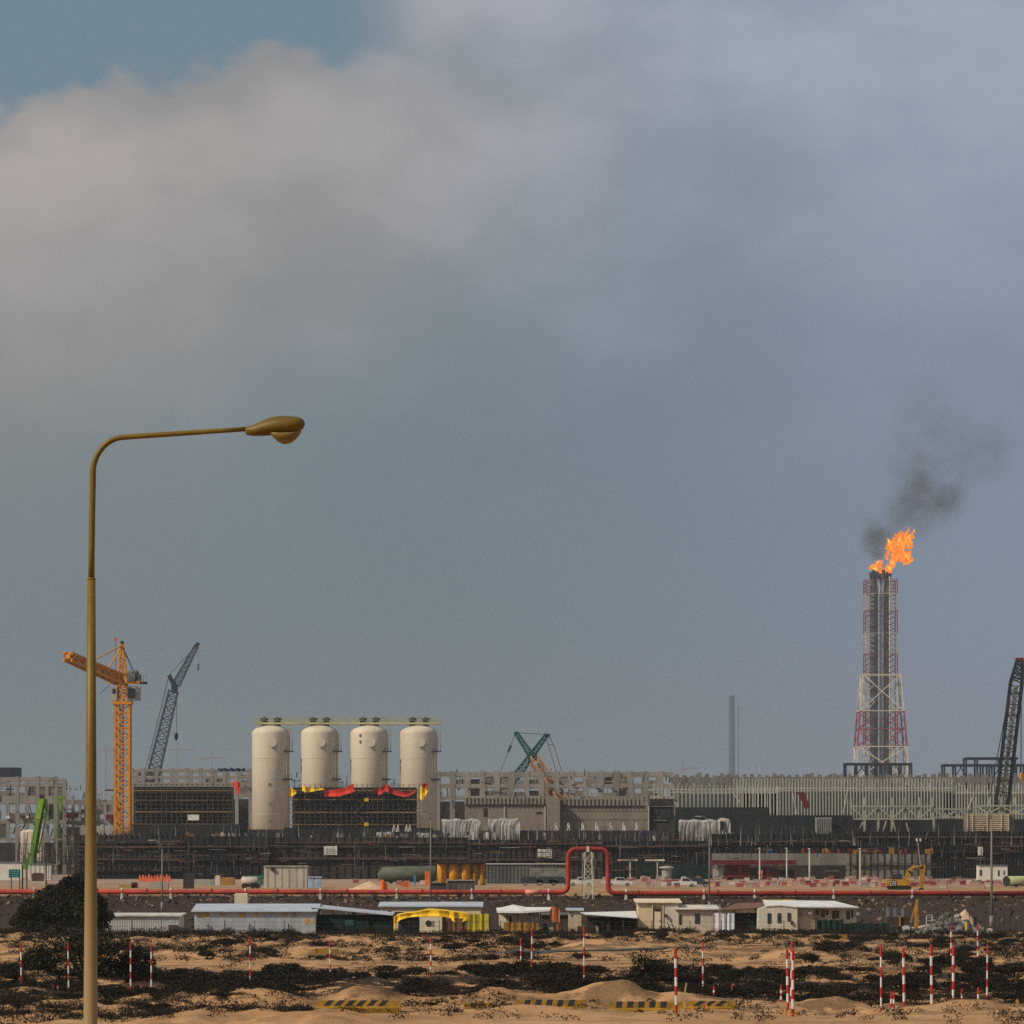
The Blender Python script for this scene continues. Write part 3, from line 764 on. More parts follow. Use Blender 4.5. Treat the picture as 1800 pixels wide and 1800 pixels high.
silo(474, 'cream steel silo visible down to its foot, beside the dark scaffold', ((474, 1379), (474.5, 1413), (474, 1443)))
silo(560, 'cream steel silo rising behind the yellow and red tarps, second along the walkway')
silo(647.5, 'cream steel silo with two small dark ports below its dome', ((634, 1293), (634, 1304)))
silo(735, 'cream steel silo at the end of the walkway next to the concrete frame')
D = 1250; y = D + 5.7
r = thing('silo_walkway', 'yellow railed steel walkway spanning the tops of all silos', 'walkway', (X(610, D), y, Z(1272, D)))
MB().box(X(446, D), X(775, D), y - 2.4, y + 1.4, Z(1272.6, D), Z(1269.2, D)).build('deck', M('walkway_yellow', (.46, .41, .20), .7, .2, .4), r)
for dy in (-2.3, 1.3):
    b = MB()
    for py in (1260.6, 1265): b.box(X(446, D), X(775, D), y + dy, y + dy + .14, Z(py + .8, D), Z(py, D))
    for k in range(42): px = 446.5 + k * 8; b.box(X(px, D) - .06, X(px, D) + .06, y + dy - .02, y + dy + .1, Z(1269.5, D), Z(1260.6, D))
    b.build('railing', M('rail_yellow', (.36, .32, .14), .7, .2, .4), r)


# ---- scaffolded blocks hung with orange boards
def scaffold_block(label, x0, x1, D, top, boards, body_top, seed):
    r = thing('scaffolded_block', label, 'scaffolded building', (X((x0 + x1) / 2, D), D + 8, G)); rn = random.Random(seed)
    MB().pb(x0 + 6, x1 - 6, body_top, 1560, D + 2, 14).build('wall', M('scaffold_dark', (.018, .014, .012), .9, .4, .4, streak=True), r)
    n = int((x1 - x0) / 9)
    b = MB()
    for i in range(n + 1):
        px = x0 + (x1 - x0) * i / n
        b.bar((X(px, D), D, G), (X(px, D), D, Z(top - rn.random() * 4, D)), .13)
        b.bar((X(px, D), D + 1.5, G), (X(px, D), D + 1.5, Z(top - rn.random() * 2, D)), .13)
        if i % 3 == 0:
            for k in range(len(boards) - 1): b.bar((X(px, D), D - .05, Z(boards[k + 1], D)), (X(px + (x1 - x0) / n, D), D - .05, Z(boards[k], D)), .1)
    for py in range(int(top), 1470, 7): b.bar((X(x0, D), D, Z(py, D)), (X(x1, D), D, Z(py, D)), .09)
    b.build('scaffold_frame', M('scaffold_tube', (.07, .06, .052), .6, .2, 1), r)
    for py in boards:
        MB().box(X(x0, D), X(x1, D), D + .02, D + 1.4, Z(py + 1.6, D), Z(py, D)).build('board', M('scaffold_board', (.30, .165, .05), .8, .5, .12), r)
    return r


r = scaffold_block('dark scaffolded block draped with yellow and red tarps, in front of the silos', 508, 737, 1150, 1380, (1389, 1404.5, 1427, 1448.5), 1384, 3)
for a, b_, z_ in ((611, 617, 1463), (640, 648, 1406), (640, 648, 1449)): MB().pb(a, b_, z_ - 3, z_ + 3, 1149.6, .3).build('stair_landing', YELLOW, r)
b = MB()
for k in range(6): b.bar(P(620 if k % 2 else 640, 1470 - 14 * k, 1149.5), P(640 if k % 2 else 620, 1456 - 14 * k, 1149.5), .2)
b.build('stair_flight', M('scaffold_tube', (.1, .09, .08)), r)
r = scaffold_block('dark scaffolded block with thin orange boards behind the orange tower crane', 229, 410, 1150, 1379, (1389, 1406, 1426, 1448), 1383, 8)
MB().pb(330, 350, 1432, 1442, 1149.5, .25).build('notice_board', WHITE, r)


def tarp(cols, D, mat, label):
    px = sum(c[0] for c in cols) / len(cols); solo(px_sheet(MB(), cols, D, .45), 'tarp', mat, label, 'tarp', P(px, max(c[2] for c in cols), D), 'tarps hung on the scaffold')


tarp([(508, 1385, 1398), (511, 1384, 1402), (515, 1387, 1399), (521, 1390, 1395)], 1148.4, TARP_Y, 'small yellow tarp at the corner of the scaffold next to the tall silo')
tarp([(531, 1379, 1390), (537, 1382, 1393), (544, 1385, 1392), (552, 1384, 1391), (560, 1384, 1389), (569, 1385, 1388)], 1148.4, TARP_Y, 'yellow tarp hung along the scaffold beside the red one')
tarp([(570, 1390, 1400), (578, 1389, 1400), (588, 1388, 1400), (598, 1386, 1400), (606, 1385, 1397), (614, 1380, 1395), (622, 1378, 1392)], 1148.3, TARP_R, 'wide bright red tarp on the middle of the scaffold')
tarp([(658, 1385, 1389), (664, 1386, 1398), (671, 1386, 1396), (677, 1379, 1391), (683, 1380, 1393), (690, 1385, 1396), (700, 1391, 1399), (712, 1393, 1401), (722, 1391, 1398), (730, 1387, 1392)], 1148.3, M('dark_red_tarp', (.42, .02, .012), .65, .2, .7), 'dark red tarp swagged along the scaffold')
tarp([(738, 1384, 1405), (742, 1381, 1407), (747, 1385, 1400), (752, 1383, 1391)], 1148.2, TARP_Y, 'yellow tarp over the far corner of the scaffold')
tarp([(742, 1378, 1383), (747, 1377, 1386), (752, 1377, 1388)], 1147.6, M('dark_red_tarp', (.42, .02, .012)), 'small red tarp above the corner yellow one')
tarp([(410, 1374, 1381), (414, 1373, 1388), (418, 1375, 1400), (422, 1375, 1383)], 1148.2, TARP_R, 'red and ragged tarp at the end of the scaffold next to the tall silo foot')

# ---- tower crane
def tower_crane():
    D = 1060; s = F / D; c = X(214.5, D); y = D + 2
    r = thing('tower_crane', 'orange tower crane with grey cab and machinery, its stout jib swung towards the lamp pole', 'tower crane', (c, y, G))
    MB().lattice((c, y, G), (c, y, Z(1238, D)), 3.7, 3.7, 22, .55, .24).build('mast', ORANGE, r)
    MB().lattice((c - .35, y, Z(1475, D)), (c - .35, y, Z(1238, D)), .9, .9, 20, .3, .16).build('hoist_column', ORANGE, r)
    MB().pb(198, 231, 1232, 1238, D - .4, 5).build('slewing_collar', ORANGE, r)
    MB().lattice((c - .2, y, Z(1232, D)), (c - .2, y, Z(1198, D)), 2.3, 2.3, 4, .5, .3).build('turntable', ORANGE, r)
    MB().lattice((c - .2, y, Z(1198, D)), (c - .1, y, Z(1128, D)), 2.3, .5, 8, .42, .24).build('apex_frame', ORANGE, r)
    MB().pb(211.5, 217, 1126.5, 1131, D + 1.3, .9).build('apex_head', DARKF, r)
    a, e = (X(212, D), D - 1, Z(1195, D)), (X(119, D - 45), D - 45, Z(1154, D - 45))
    b = MB().lattice(a, e, 2.3, 1.9, 16, .5, .42)
    b._bar(a, e, 1.2, 1.1)
    b.build('jib', ORANGE, r)
    b = MB(); ap = Vector((c - .2, y, Z(1134, D)))
    for q in ((X(168, D - 22), D - 22, Z(1159, D - 22)), (X(190, D - 11), D - 11, Z(1176, D - 11))):
        b.bar(ap, q, .28)
    b.build('tie_bar', ORANGE, r)
    b = MB()
    for px in (233, 236): b.bar(ap, (X(px, D), y, Z(1182, D)), .15)
    b.build('rear_stay', M('scaffold_tube', (.1, .09, .08)), r)
    MB().pb(190, 246, 1197, 1201.5, D + .4, 3).build('counter_jib', ORANGE, r)
    MB().pb(246, 257.5, 1198.5, 1202, D + .6, 2.4).build('rear_platform', DARKF, r)
    b = MB()
    for px in (252, 257): b.bar(P(px, 1200, D + 1), P(px, 1186, D + 1), .15)
    b.build('rear_rail', PALEG, r)
    b = MB().pb(223, 237, 1183, 1198, D + .2, 3); b.pb(237, 247, 1185, 1197, D + .6, 2.6); b.tube(P(226, 1182, D + 1), P(244, 1182, D + 1), .5, None, 10)
    b.build('winch_house', M('winch_grey', (.13, .13, .12), .7, .6, .9), r)
    b = MB().pb(223, 246, 1206, 1231, D - .6, 2.6); b.build('cab', M('cab_grey', (.34, .33, .30), .6, .2, .8), r)
    MB().pb(225, 238, 1210, 1227, D - .68, .1).build('cab_window', GLASS, r)
    MB().pb(195.5, 205.5, 1208, 1231, D + .2, 2.2).build('control_box', M('cab_grey', (.34, .33, .30)), r)
    MB().pb(197.5, 203, 1211, 1219, D + .12, .1).build('box_opening', DARKF, r)
    MB().bar(P(203.5, 1198, D), P(203.5, 1129, D), .14).build('flag_staff', M('scaffold_tube', (.1, .09, .08)), r)
    px_sheet(MB(), [(201, 1121, 1128), (203.5, 1120, 1129), (206, 1119.5, 1124)], D, .12, .05).build('flag', M('flag_red', (.75, .10, .07), .6), r)
    MB().tube(P(175, 1220, D - 20), P(193, 1204, D - 4), .07, None, 6).build('slack_cable', BLACK, r)


tower_crane()


# ---- crawler cranes
def crane_base(b, x, y):
    for dx in (-3.4, 3.4): b.obox((x + dx, y, G + .7), (1.6, 9, 1.4))
    b.obox((x, y + .5, G + 2.9), (4.2, 9.5, 3.0)); b.obox((x, y + 5.5, G + 2.6), (5.2, 2.6, 2.2))
    return b


D = 1420
r = thing('lattice_crane', 'blue-grey lattice boom crane with a raised fly jib, behind the dark scaffold', 'crawler crane', (X(250, D), D, G))
LB = M('crane_blue_grey', (.075, .085, .11), .6, .25, .4); LBD = M('crane_dark', (.03, .034, .045), .6, .2, .4)
crane_base(MB(), X(245, D), D).build('crawler_base', LBD, r)
base = (X(232, D), D, G + 3)
MB().lattice(base, P(305, 1214, D), 5.0, 3.0, 30, .5, .3).build('main_boom', LB, r)
MB().pb(301, 311.5, 1203, 1217, D - 1, 3).build('boom_head', LBD, r)
MB().lattice(P(309, 1204, D), P(346, 1134, D), 2.6, 1.2, 16, .36, .22).build('fly_jib', LB, r)
MB().bar(P(345, 1137, D), P(349, 1129.5, D), 1.2, ).build('jib_tip', LBD, r)
MB().lattice(P(307, 1206, D), P(297, 1187, D), .9, .9, 5, .5, .3).build('strut', LBD, r)
b = MB()
for q in ((297, 1187, 346, 1134), (297, 1187, 262, 1330), (262, 1330, 240, 1400)): b.tube(P(q[0], q[1], D), P(q[2], q[3], D), .12, None, 6)
b.build('pendant', LBD, r)
MB().tube(P(310.5, 1215, D - 2), P(310.5, 1289, D - 2), .09, None, 6).build('hoist_rope', LBD, r)
b = MB(); b.lathe(X(310.5, D), D - 2, [(.1, Z(1288, D)), (.75, Z(1291, D)), (.65, Z(1297, D)), (.1, Z(1303, D))], 10); b.build('hook_block', BLACK, r)
MB().tube(P(348.5, 1133, D), P(348.5, 1166, D), .04, None, 6).build('hoist_rope', LBD, r)
b = MB(); b.lathe(X(348.5, D), D, [(.1, Z(1166, D)), (.35, Z(1168, D)), (.35, Z(1175, D)), (.1, Z(1179, D))], 10); b.build('hook_block', M('hook_brown', (.16, .09, .05)), r)

D = 1385
r = thing('folded_crane', 'teal crane with two crossed lattice masts and a tan boom above the long concrete frame', 'crawler crane', (X(945, D), D, G))
crane_base(MB(), X(985, D), D + 8).build('crawler_base', TEAL, r)
MB().lattice(P(907, 1288, D), P(937, 1333, D), 1.1, 1.9, 7, .62, .3).build('rear_mast', TEAL, r)
MB().lattice(P(962, 1291, D + 5), P(880, 1402, D + 5), 1.1, 3.0, 16, .62, .3).build('front_mast', TEAL, r)
MB().pb(928, 944, 1326, 1338, D + 1, 3).build('mast_joint', TEAL, r)
b = MB()
for q in ((904, 1286, 911, 1292), (959, 1290, 967, 1295)): b.pb(q[0], q[2], q[1], q[3], D + .5, 1.5)
b.build('sheave_head', M('dark_teal', (.006, .035, .04), .6), r)
MB().lattice(P(939, 1336, D), P(996, 1425, 1340), 2.8, 3.8, 12, .5, .25).build('tan_boom', M('boom_tan', (.30, .15, .08), .7, .3, .4), r)
b = MB()
for q in ((906, 1288, 880, 1356), (908, 1288, 963, 1291), (960, 1296, 978, 1358), (965, 1292, 973, 1310), (973, 1310, 988, 1358), (963, 1309, 973, 1309)): b.tube(P(q[0], q[1], D + 2), P(q[2], q[3], D + 2), .13, None, 6)
b.build('pendant', M('rope_grey', (.12, .11, .10)), r)
MB().tube(P(893, 1322, D + 2), P(898, 1310, D + 2), .45, None, 8).build('pulley', TEAL, r)

D = 1140
r = thing('black_crane', 'black lattice boom crane leaning over the pipe racks with a red tip', 'crawler crane', (X(1755, D), D, G))
crane_base(MB(), X(1748, D), D + 2).build('crawler_base', BLACK, r)
MB().lattice((X(1748, D), D, G + 2), P(1786.5, 1200, D), 3.6, 3.2, 17, .58, .20).build('boom', M('boom_black', (.012, .014, .02), .6), r)
b = MB(); b.bar(P(1763, 1400, D + 1.2), P(1786, 1205, D + 1.2), 1.1); b.build('boom_catwalk', M('boom_grey', (.20, .19, .165), .8, .3, .3), r)
MB().lattice(P(1786.5, 1200, D), P(1793, 1160, D), 3.2, 1.6, 5, .62, .3).build('boom_taper', M('boom_black', (.012, .014, .02)), r)
MB().pb(1786, 1800, 1156, 1162, D - .5, 2).build('boom_tip', M('tip_red', (.20, .02, .015)), r)
b = MB()
for q in ((1750, 1345, 1779, 1195), (1740, 1400, 1750, 1345), (1795.5, 1160, 1794.5, 1360)): b.tube(P(q[0], q[1], D - 1), P(q[2], q[3], D - 1), .12, None, 6)
b.build('rope', BLACK, r)
b = MB(); b.lathe(X(1794.5, D), D - 1, [(.1, Z(1358, D)), (.5, Z(1361, D)), (.45, Z(1369, D)), (.1, Z(1373, D))], 10); b.build('hook_block', ORANGE, r)

# lime green telescopic crane at the left
D = 1015
r = thing('telescopic_crane', 'lime green telescopic crane boom raised in front of the open concrete frame', 'mobile crane', (X(48, D), D, G))
LIME = M('crane_lime', (.12, .26, .015), .5, .15, .8)
b = MB(); b.obox((X(52, D) + 2, D + 3, G + 1.5), (3, 9, 1.6)); b.obox((X(50, D), D + 1, G + 3.4), (2.6, 3, 2.2)); b.build('carrier', LIME, r)
b = MB()
for k in range(4): b.tube((X(52, D) + .4, D + k * 2.2, G + .7), (X(52, D) + 3.6, D + k * 2.2, G + .7), .7, None, 14)
b.build('wheel', RUBBER, r)
MB()._bar(P(52, 1524, D), P(70, 1420, D), 1.1, 1.1).build('boom', LIME, r)
MB()._bar(P(66, 1440, D), P(74, 1401, D), 1.35, 1.35).build('boom_section', M('lime_light', (.18, .34, .025), .5, .1, .8), r)
MB()._bar(P(60, 1518, D + .9), P(78, 1404, D + .9), .7, .7).build('derrick_arm', M('lime_dark', (.07, .15, .01), .6), r)
MB().pb(69, 77, 1397, 1403, D - .8, 2).build('boom_head', BLACK, r)
b = MB(); b.bar(P(80, 1404, D + .5), P(83, 1440, D + .5), .8); b.bar(P(80, 1440, D + .5), P(67, 1500, D + .5), .35); b.build('luffing_gear', LIME, r)
D = 1100
r = thing('second_lime_crane', 'far lime green crane head showing between concrete columns', 'mobile crane', (X(105, D), D, G))
MB().bar(P(101, 1470, D), P(103.5, 1425, D), .5).build('boom', M('lime_dark', (.07, .15, .01)), r)
MB().pb(100, 112, 1400, 1405, D - .3, 2).pb(103, 108, 1405, 1426, D - .2, 1.4).build('boom_head', LIME, r)


# ---- the dark formwork walls that close the plant towards the yard
def formwork(label, x0, x1, top, D, mat, ledges, rib, foot=G, seed=1):
    r = thing('formwork_wall', label, 'wall', (X((x0 + x1) / 2, D), D + 1, foot), kind='thing'); rn = random.Random(seed)
    MB().box(X(x0, D), X(x1, D), D, D + 2.0, foot, Z(top, D)).build('shutter_face', mat, r)
    if rib:
        b = MB()
        for i in range(int((x1 - x0) / rib)):
            px = x0 + rib * (i + .5); b.box(X(px, D) - .09, X(px, D) + .09, D - .22, D + .01, foot, Z(top + rn.random() * 6 - 8, D))
        b.build('rib', M('rib_dark', (.014, .012, .012), .9, .3, 1), r)
    for py, h_, mt in ledges:
        MB().box(X(x0 + rn.random() * 4, D), X(x1 - rn.random() * 4, D), D - .95, D - .24, Z(py + h_ * 1.25, D), Z(py, D)).build('ledge', mt, r)
    return r


DGREY = M('raw_grey_wall', (.095, .085, .078), .92, .25, .3, streak=True)
formwork('dark ledged formwork wall behind the big tree, next to the street lamp', 136, 328, 1468, 1003, DARKF, ((1487, 2.2, BROWN), (1509, 2.5, BROWN), (1475, 6, BLACK), (1529, 2, DARKB)), 9, seed=2)
formwork('blue-black formwork wall behind the low yard fence', 328, 472, 1470, 1001, DARKB, ((1487, 2, BROWN), (1510, 1.4, DARKF)), 12, seed=3)
formwork('long dark formwork wall carrying two white banners', 472, 822, 1472, 1003, DARKF, ((1486, 3, BLACK), (1507, 3.2, BROWN), (1480, 1.6, BROWN)), 14, seed=4)
formwork('dark formwork wall behind the red pipe loop', 822, 1060, 1476, 1002, M('warm_formwork', (.040, .031, .029), .9, .35, .3, streak=True), ((1482, 2, BROWN), (1510, 2, BROWN)), 10, seed=5)
formwork('dark blue-grey formwork wall with close ribs', 1060, 1246, 1478, 1003, M('slate_formwork', (.021, .022, .027), .9, .35, .3, streak=True), ((1486, 2, BROWN),), 7, seed=6)
formwork('dark recessed wall with prop stubs under the truss bridge', 1246, 1500, 1466, 1022, DARKB, ((1478, 2, BROWN),), 9, seed=7)
formwork('tall blue-black formwork wall with close ribs behind the excavator', 1500, 1840, 1462, 1022, DARKB, ((1470, 2.2, BROWN), (1497, 1.4, BLACK)), 6, seed=8)
r = formwork('grey cast concrete wall behind the dark red canopy', 1252, 1490, 1500, 1000, CONC2, (), 0)
MB().pb(1262, 1489, 1521, 1545, 999.5, .4).build('lower_panel', DARKF, r)
formwork('grey cast concrete wall behind the yellow excavator', 1488, 1636, 1501, 998, CONC2, ((1517, .8, DARKF),), 12)
solo(MB().pb(1120, 1246, 1520, 1546, 996, 1.2), 'green_hoarding', GNET, 'dark green hoarding in front of the ribbed wall', 'hoarding', (X(1183, 996), 996, G))
# dark storeys behind: lower parts of the works between wall and silos
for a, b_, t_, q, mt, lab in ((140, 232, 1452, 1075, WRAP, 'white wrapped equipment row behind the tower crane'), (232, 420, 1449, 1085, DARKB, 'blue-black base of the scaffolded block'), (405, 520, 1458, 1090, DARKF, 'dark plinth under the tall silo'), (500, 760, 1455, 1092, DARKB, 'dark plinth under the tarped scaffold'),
                             (760, 1200, 1460, 1090, DARKF, 'dark plinth before the plain concrete building'), (1186, 1500, 1433, 1090, M('green_black', (.022, .034, .032)), 'green-black base wall beneath the pale pipe racks'), (1496, 1830, 1440, 1112, DARKB, 'deep blue-black wall behind the truss legs')):
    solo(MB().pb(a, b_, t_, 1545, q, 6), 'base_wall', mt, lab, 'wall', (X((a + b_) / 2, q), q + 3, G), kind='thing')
# two white banners on the long wall, and a small one further on
for x0, x1, a, b_, D, lab in ((569, 592.5, 1486.5, 1503, 1001.6, 'white banner hung on the dark wall beneath the silos'), (945, 970, 1492, 1508.5, 1000.6, 'white banner hung on the dark wall beside the red pipe loop'), (1719, 1727.5, 1488, 1504, 1020.5, 'narrow white banner on the tall dark wall')):
    r = thing('wall_banner', lab, 'banner', P((x0 + x1) / 2, b_, D), 'white banners on the formwork walls')
    px_sheet(MB(), [(x0 + (x1 - x0) * k / 6, a + 1.1 * sin(pi * k / 6), b_ - .8 * sin(pi * k / 6)) for k in range(7)], D, .06, .05).build('sheet', WHITE, r)
    b = MB(); rn = random.Random(int(x0))
    for k in range(3):
        px = x0 + 3
        while px < x1 - 4:
            w = rn.uniform(1, 3); b.pb(px, px + w, a + 4 + 3.4 * k, a + 5.2 + 3.4 * k, D - .2, .06); px += w + rn.uniform(.6, 1.5)
    b.build('print', M('print_grey', (.33, .33, .36), .8), r)


# rebar, props and starter bars nobody could count along the top of the walls
def rebar():
    b = MB(); b2 = MB(); b3 = MB(); rn = random.Random(5)
    for i in range(2600):
        px = rn.uniform(20, 1810); D = rn.uniform(1006, 1060)
        lo = 1486; hi = rn.uniform(1447, 1474) if rn.random() < .75 else rn.uniform(1436, 1460)
        if 985 < px < 1130 and rn.random() < .2: hi = rn.uniform(1442, 1460)
        if px < 130: lo, hi = 1520, rn.uniform(1456, 1500)
        q = rn.random(); t = b if q < .8 else (b2 if q < .93 else b3)
        x = X(px, D); w = rn.uniform(.05, .12)
        t.add([(x - w, D, Z(lo, D)), (x + w, D, Z(lo, D)), (x, D + 2 * w, Z(lo, D)), (x + rn.uniform(-.4, .4), D, Z(hi, D))], [(0, 1, 3), (1, 2, 3), (2, 0, 3)])
    for t, mt, nm in ((b, BLACK, 'dark starter bars bristling along the wall tops'), (b2, M('scaffold_tube', (.1, .09, .08)), 'grey props and tubes along the wall tops'), (b3, M('bar_pale', (.42, .40, .35), .8), 'pale scaffold tubes along the wall tops')):
        o = t.build('rebar', mt); o['kind'] = 'stuff'; o['label'] = nm; o['category'] = 'rebar'


rebar()


def loose_tubes():
    rn = random.Random(17); sets = [(MB(), M('tube_dark', (.02, .018, .018), .8), 'dark scaffold tubes leaning along the formwork walls'), (MB(), M('tube_grey', (.16, .15, .135), .7), 'grey scaffold tubes leaning along the formwork walls'), (MB(), M('tube_brown', (.12, .065, .04), .8), 'brown boards lying along the formwork walls')]
    for i in range(1150):
        px = rn.uniform(30, 1810); D = rn.uniform(988, 996); k = rn.choices((0, 1, 2), (6, 1.6, 2))[0]; b = sets[k][0]
        if 1120 < px < 1500 and D < 997 and rn.random() < .6: D = 1002.5
        lo = rn.uniform(1476, 1540)
        if k == 2 or rn.random() < .3: L = rn.uniform(4, 34); b.bar(P(px, lo, D), P(px + L, lo + rn.uniform(-1, 1), D), rn.uniform(.10, .22))
        else: L = rn.uniform(5, 30); b.bar(P(px, lo, D), P(px + rn.uniform(-.35, .35) * L * (rn.random() ** 2), max(1462, lo - L), D), rn.uniform(.06, .15))
    for b, mt, l in sets:
        o = b.build('loose_tube', mt); o['kind'] = 'stuff'; o['label'] = l; o['category'] = 'scaffold tubes'

    sets = [(MB(), M('tube_dark', (.02, .018, .018), .8), 'dark props and tubes standing in the concrete frames'), (MB(), M('tube_pale', (.21, .20, .175), .7), 'pale props and tubes standing in the concrete frames')]
    for i in range(520):
        px = rn.uniform(-10, 205) if rn.random() < .3 else rn.uniform(440, 1185); D = rn.uniform(1343, 1371) if px > 300 else (rn.uniform(1196, 1224) if px < 100 else rn.uniform(1226, 1250)); k = rn.choices((0, 1), (3, 2))[0]; b = sets[k][0]
        lo = rn.uniform(1364, 1412) if px > 300 else rn.uniform(1385, 1480); L = rn.uniform(4, 16)
        if rn.random() < .3: b.bar(P(px, lo, D), P(px + L, lo + rn.uniform(-1.5, 1.5), D), rn.uniform(.15, .4))
        else: b.bar(P(px, lo, D), P(px + rn.uniform(-.4, .4) * L * rn.random(), lo - L, D), rn.uniform(.12, .35))
    for b, mt, l in sets:
        o = b.build('prop_tube', mt); o['kind'] = 'stuff'; o['label'] = l; o['category'] = 'props'


loose_tubes()
# small machines, boxes and pallets of the works on top of the walls: one by one
rn = random.Random(44)
CL = [('grey', M('box_grey', (.16, .16, .165), .8)), ('white', WHITE), ('dark blue', M('box_blue', (.02, .035, .09), .7)), ('brown', BROWN), ('pale', M('box_pale', (.36, .33, .29), .8)), ('rust red', M('box_red', (.24, .04, .025), .8)), ('black', BLACK), ('ochre', M('box_ochre', (.33, .16, .03), .8))]
wt = [5, 2, 3, 3, 3, 1, 6, 1]
for i in range(110):
    px = rn.uniform(140, 1800); D = rn.uniform(1024, 1070); w = rn.uniform(2, 9); h_ = rn.uniform(3, 11); nm, mt = rn.choices(CL, wt)[0]
    py = 1478
    b = MB().pb(px, px + w, py - h_ - 4, py + 2, D, rn.uniform(1, 3))
    b.pb(px + w * .2, px + w * .7, py - h_ - 5.6, py - h_ - 4, D + .2, .8)
    solo(b, 'equipment_box', mt, 'small ' + nm + ' equipment box among the starter bars on the dark walls', 'equipment', P(px + w / 2, py + 2, D), nm + ' boxes among the starter bars')
# wrapped white equipment rows
for a, b_, t_, q, D, lab in ((776, 845, 1438, 1462, 1082, 'long white wrapped package before the plain concrete building'), (858, 914, 1437, 1458, 1086, 'shorter white wrapped package before the concrete building'), (1194, 1262, 1439, 1458, 1084, 'grey-white wrapped package in front of the pipe rack'), (1262, 1284, 1437, 1468, 1083, 'white cabin with a dark doorway in front of the pipe rack'), (660, 690, 1461, 1470, 1080, 'low pale crate row below the tarped scaffold'), (732, 756, 1462, 1474, 1079, 'white box at the foot of the last silo'), (36, 75, 1457, 1494, 1080, 'cream wall block behind the lime green boom')):
    b = MB(); n = max(6, int((b_ - a) / 3)); vs = []
    for k in range(n + 1):
        px = a + (b_ - a) * k / n; sag = 2.2 * abs(sin(k * .35 + a)) + rn.uniform(0, .7); e = 2.5 if k in (0, n) else 0
        for py, y_ in ((q + 60, 0), ((t_ + q) / 2 + 4, rn.uniform(-.3, .2)), (t_ + 4 + sag + e, rn.uniform(-.05, .2)), (t_ + sag + e, 1.0), (t_ + sag + e, 3.6), (t_ + 6, 4.4), (q + 60, 4.4)): vs.append((X(px, D), D + y_, Z(py, D)))
    b.add(vs, [(7 * k + i_, 7 * k + 7 + i_, 7 * k + 8 + i_, 7 * k + 1 + i_) for k in range(n) for i_ in range(6)] + [tuple(range(7)), tuple(range(7 * n + 6, 7 * n - 1, -1))])
    solo(b, 'wrapped_package', WRAP if 'cream' not in lab else CREAM, lab, 'wrapped equipment', (X((a + b_) / 2, D), D + 2, G))
solo(MB().pb(1266, 1274, 1444, 1458, 1082.6, .3), 'dark_doorway', BLACK, 'dark doorway panel of the white cabin by the pipe rack', 'panel', P(1270, 1458, 1082.6))
r = thing('corrugated_unit', 'pale corrugated panel box under the start of the truss bridge', 'container', (X(1448, 1088), 1089, G))
MB().pb(1434, 1462, 1437, 1545, 1087, 2).build('body', GREYB, r)
b = MB()
for k in range(7): b.pb(1435.5 + 4 * k, 1437 + 4 * k, 1438, 1468, 1086.8, .3)
b.build('corrugation', M('box_grey', (.16, .16, .165)), r)
# dark red tilted chute
solo(MB()._bar(P(1408, 1393, 1180), P(1420, 1421, 1180), 1.6, 1.6).bar(P(1400, 1392, 1180), P(1410, 1400, 1180), .5), 'red_chute', DRED, 'dark red tilted chute in front of the pale pipe rack', 'chute', P(1420, 1421, 1180))
# cranked white props before the concrete building
for k, px in enumerate((975, 997, 1022, 1046, 1071, 1094, 1117)):
    solo(MB().bar(P(px, 1460, 1075), P(px + 3, 1448, 1075), .3).bar(P(px + 3, 1448, 1075), P(px + 4.5, 1460, 1075), .3).bar(P(px + .3, 1452, 1075), P(px + 2, 1446, 1075), .25), 'trestle', WHITE, 'small white trestle in front of the plain concrete building', 'trestle', P(px, 1460, 1075), 'white trestles before the concrete building')
for k, px in enumerate((690, 697, 712, 718)):
    solo(MB().bar(P(px, 1462, 1078), P(px + 3, 1450, 1078), .35).bar(P(px + 3, 1450, 1078), P(px + 4, 1462, 1078), .25), 'trestle', WHITE, 'small white trestle below the tarped scaffold', 'trestle', P(px, 1462, 1078), 'white trestles below the scaffold')

# ------------------------------------------------------------------ red pipeline with its expansion loop
D = 600; s = F / D; pr = 4.3 / s
PIPE = M('pipe_red', (0.34, 0.032, 0.020), 0.7, 0.34, 0.16)
SUP = M('support_cream', (.55, .50, .42), .8, .15, .8)
r = thing('red_pipeline', 'long red pipeline with a tall square expansion loop running along the stony bank', 'pipeline', (X(1034, D), D, 1.2))
def arc(cx, cy, rad, a0, a1, n=8): return [P(cx + rad * cos(R(a0 + (a1 - a0) * k / n)), cy + rad * sin(R(a0 + (a1 - a0) * k / n)), D) for k in range(n + 1)]
pts = [P(-500, 1567, D)] + arc(986, 1556, 12.5, 90, 0) + arc(1013, 1506.5, 14, 180, 270) + arc(1054.5, 1506.5, 14, 270, 360) + arc(1082, 1557.5, 13, 180, 90) + [P(2400, 1570.5, D)]
MB().path(pts, pr, 18).build('pipe', PIPE, r, True)
for px in (-60, 96, 258, 372, 488, 610, 742, 880, 1122, 1262, 1398, 1530, 1668, 1790):
    MB().tube(P(px - .9, 1567 + (px - 960) * .0025, D), P(px + .9, 1567 + (px - 960) * .0025, D), pr * 1.13, None, 18).build('flange', M('flange_red', (.27, .03, .02), .7, .3, 1), r)
b = MB().tube(P(923, 1568.4, D), P(951, 1568.5, D), pr * 1.04, None, 18); b.build('bare_band', M('faded_pink', (.62, .22, .17), .7, .1, 1), r, True)
MB().pb(1031, 1036, 1487.5, 1497.5, D - .48, .96).build('loop_clamp', SUP, r)
k = 0
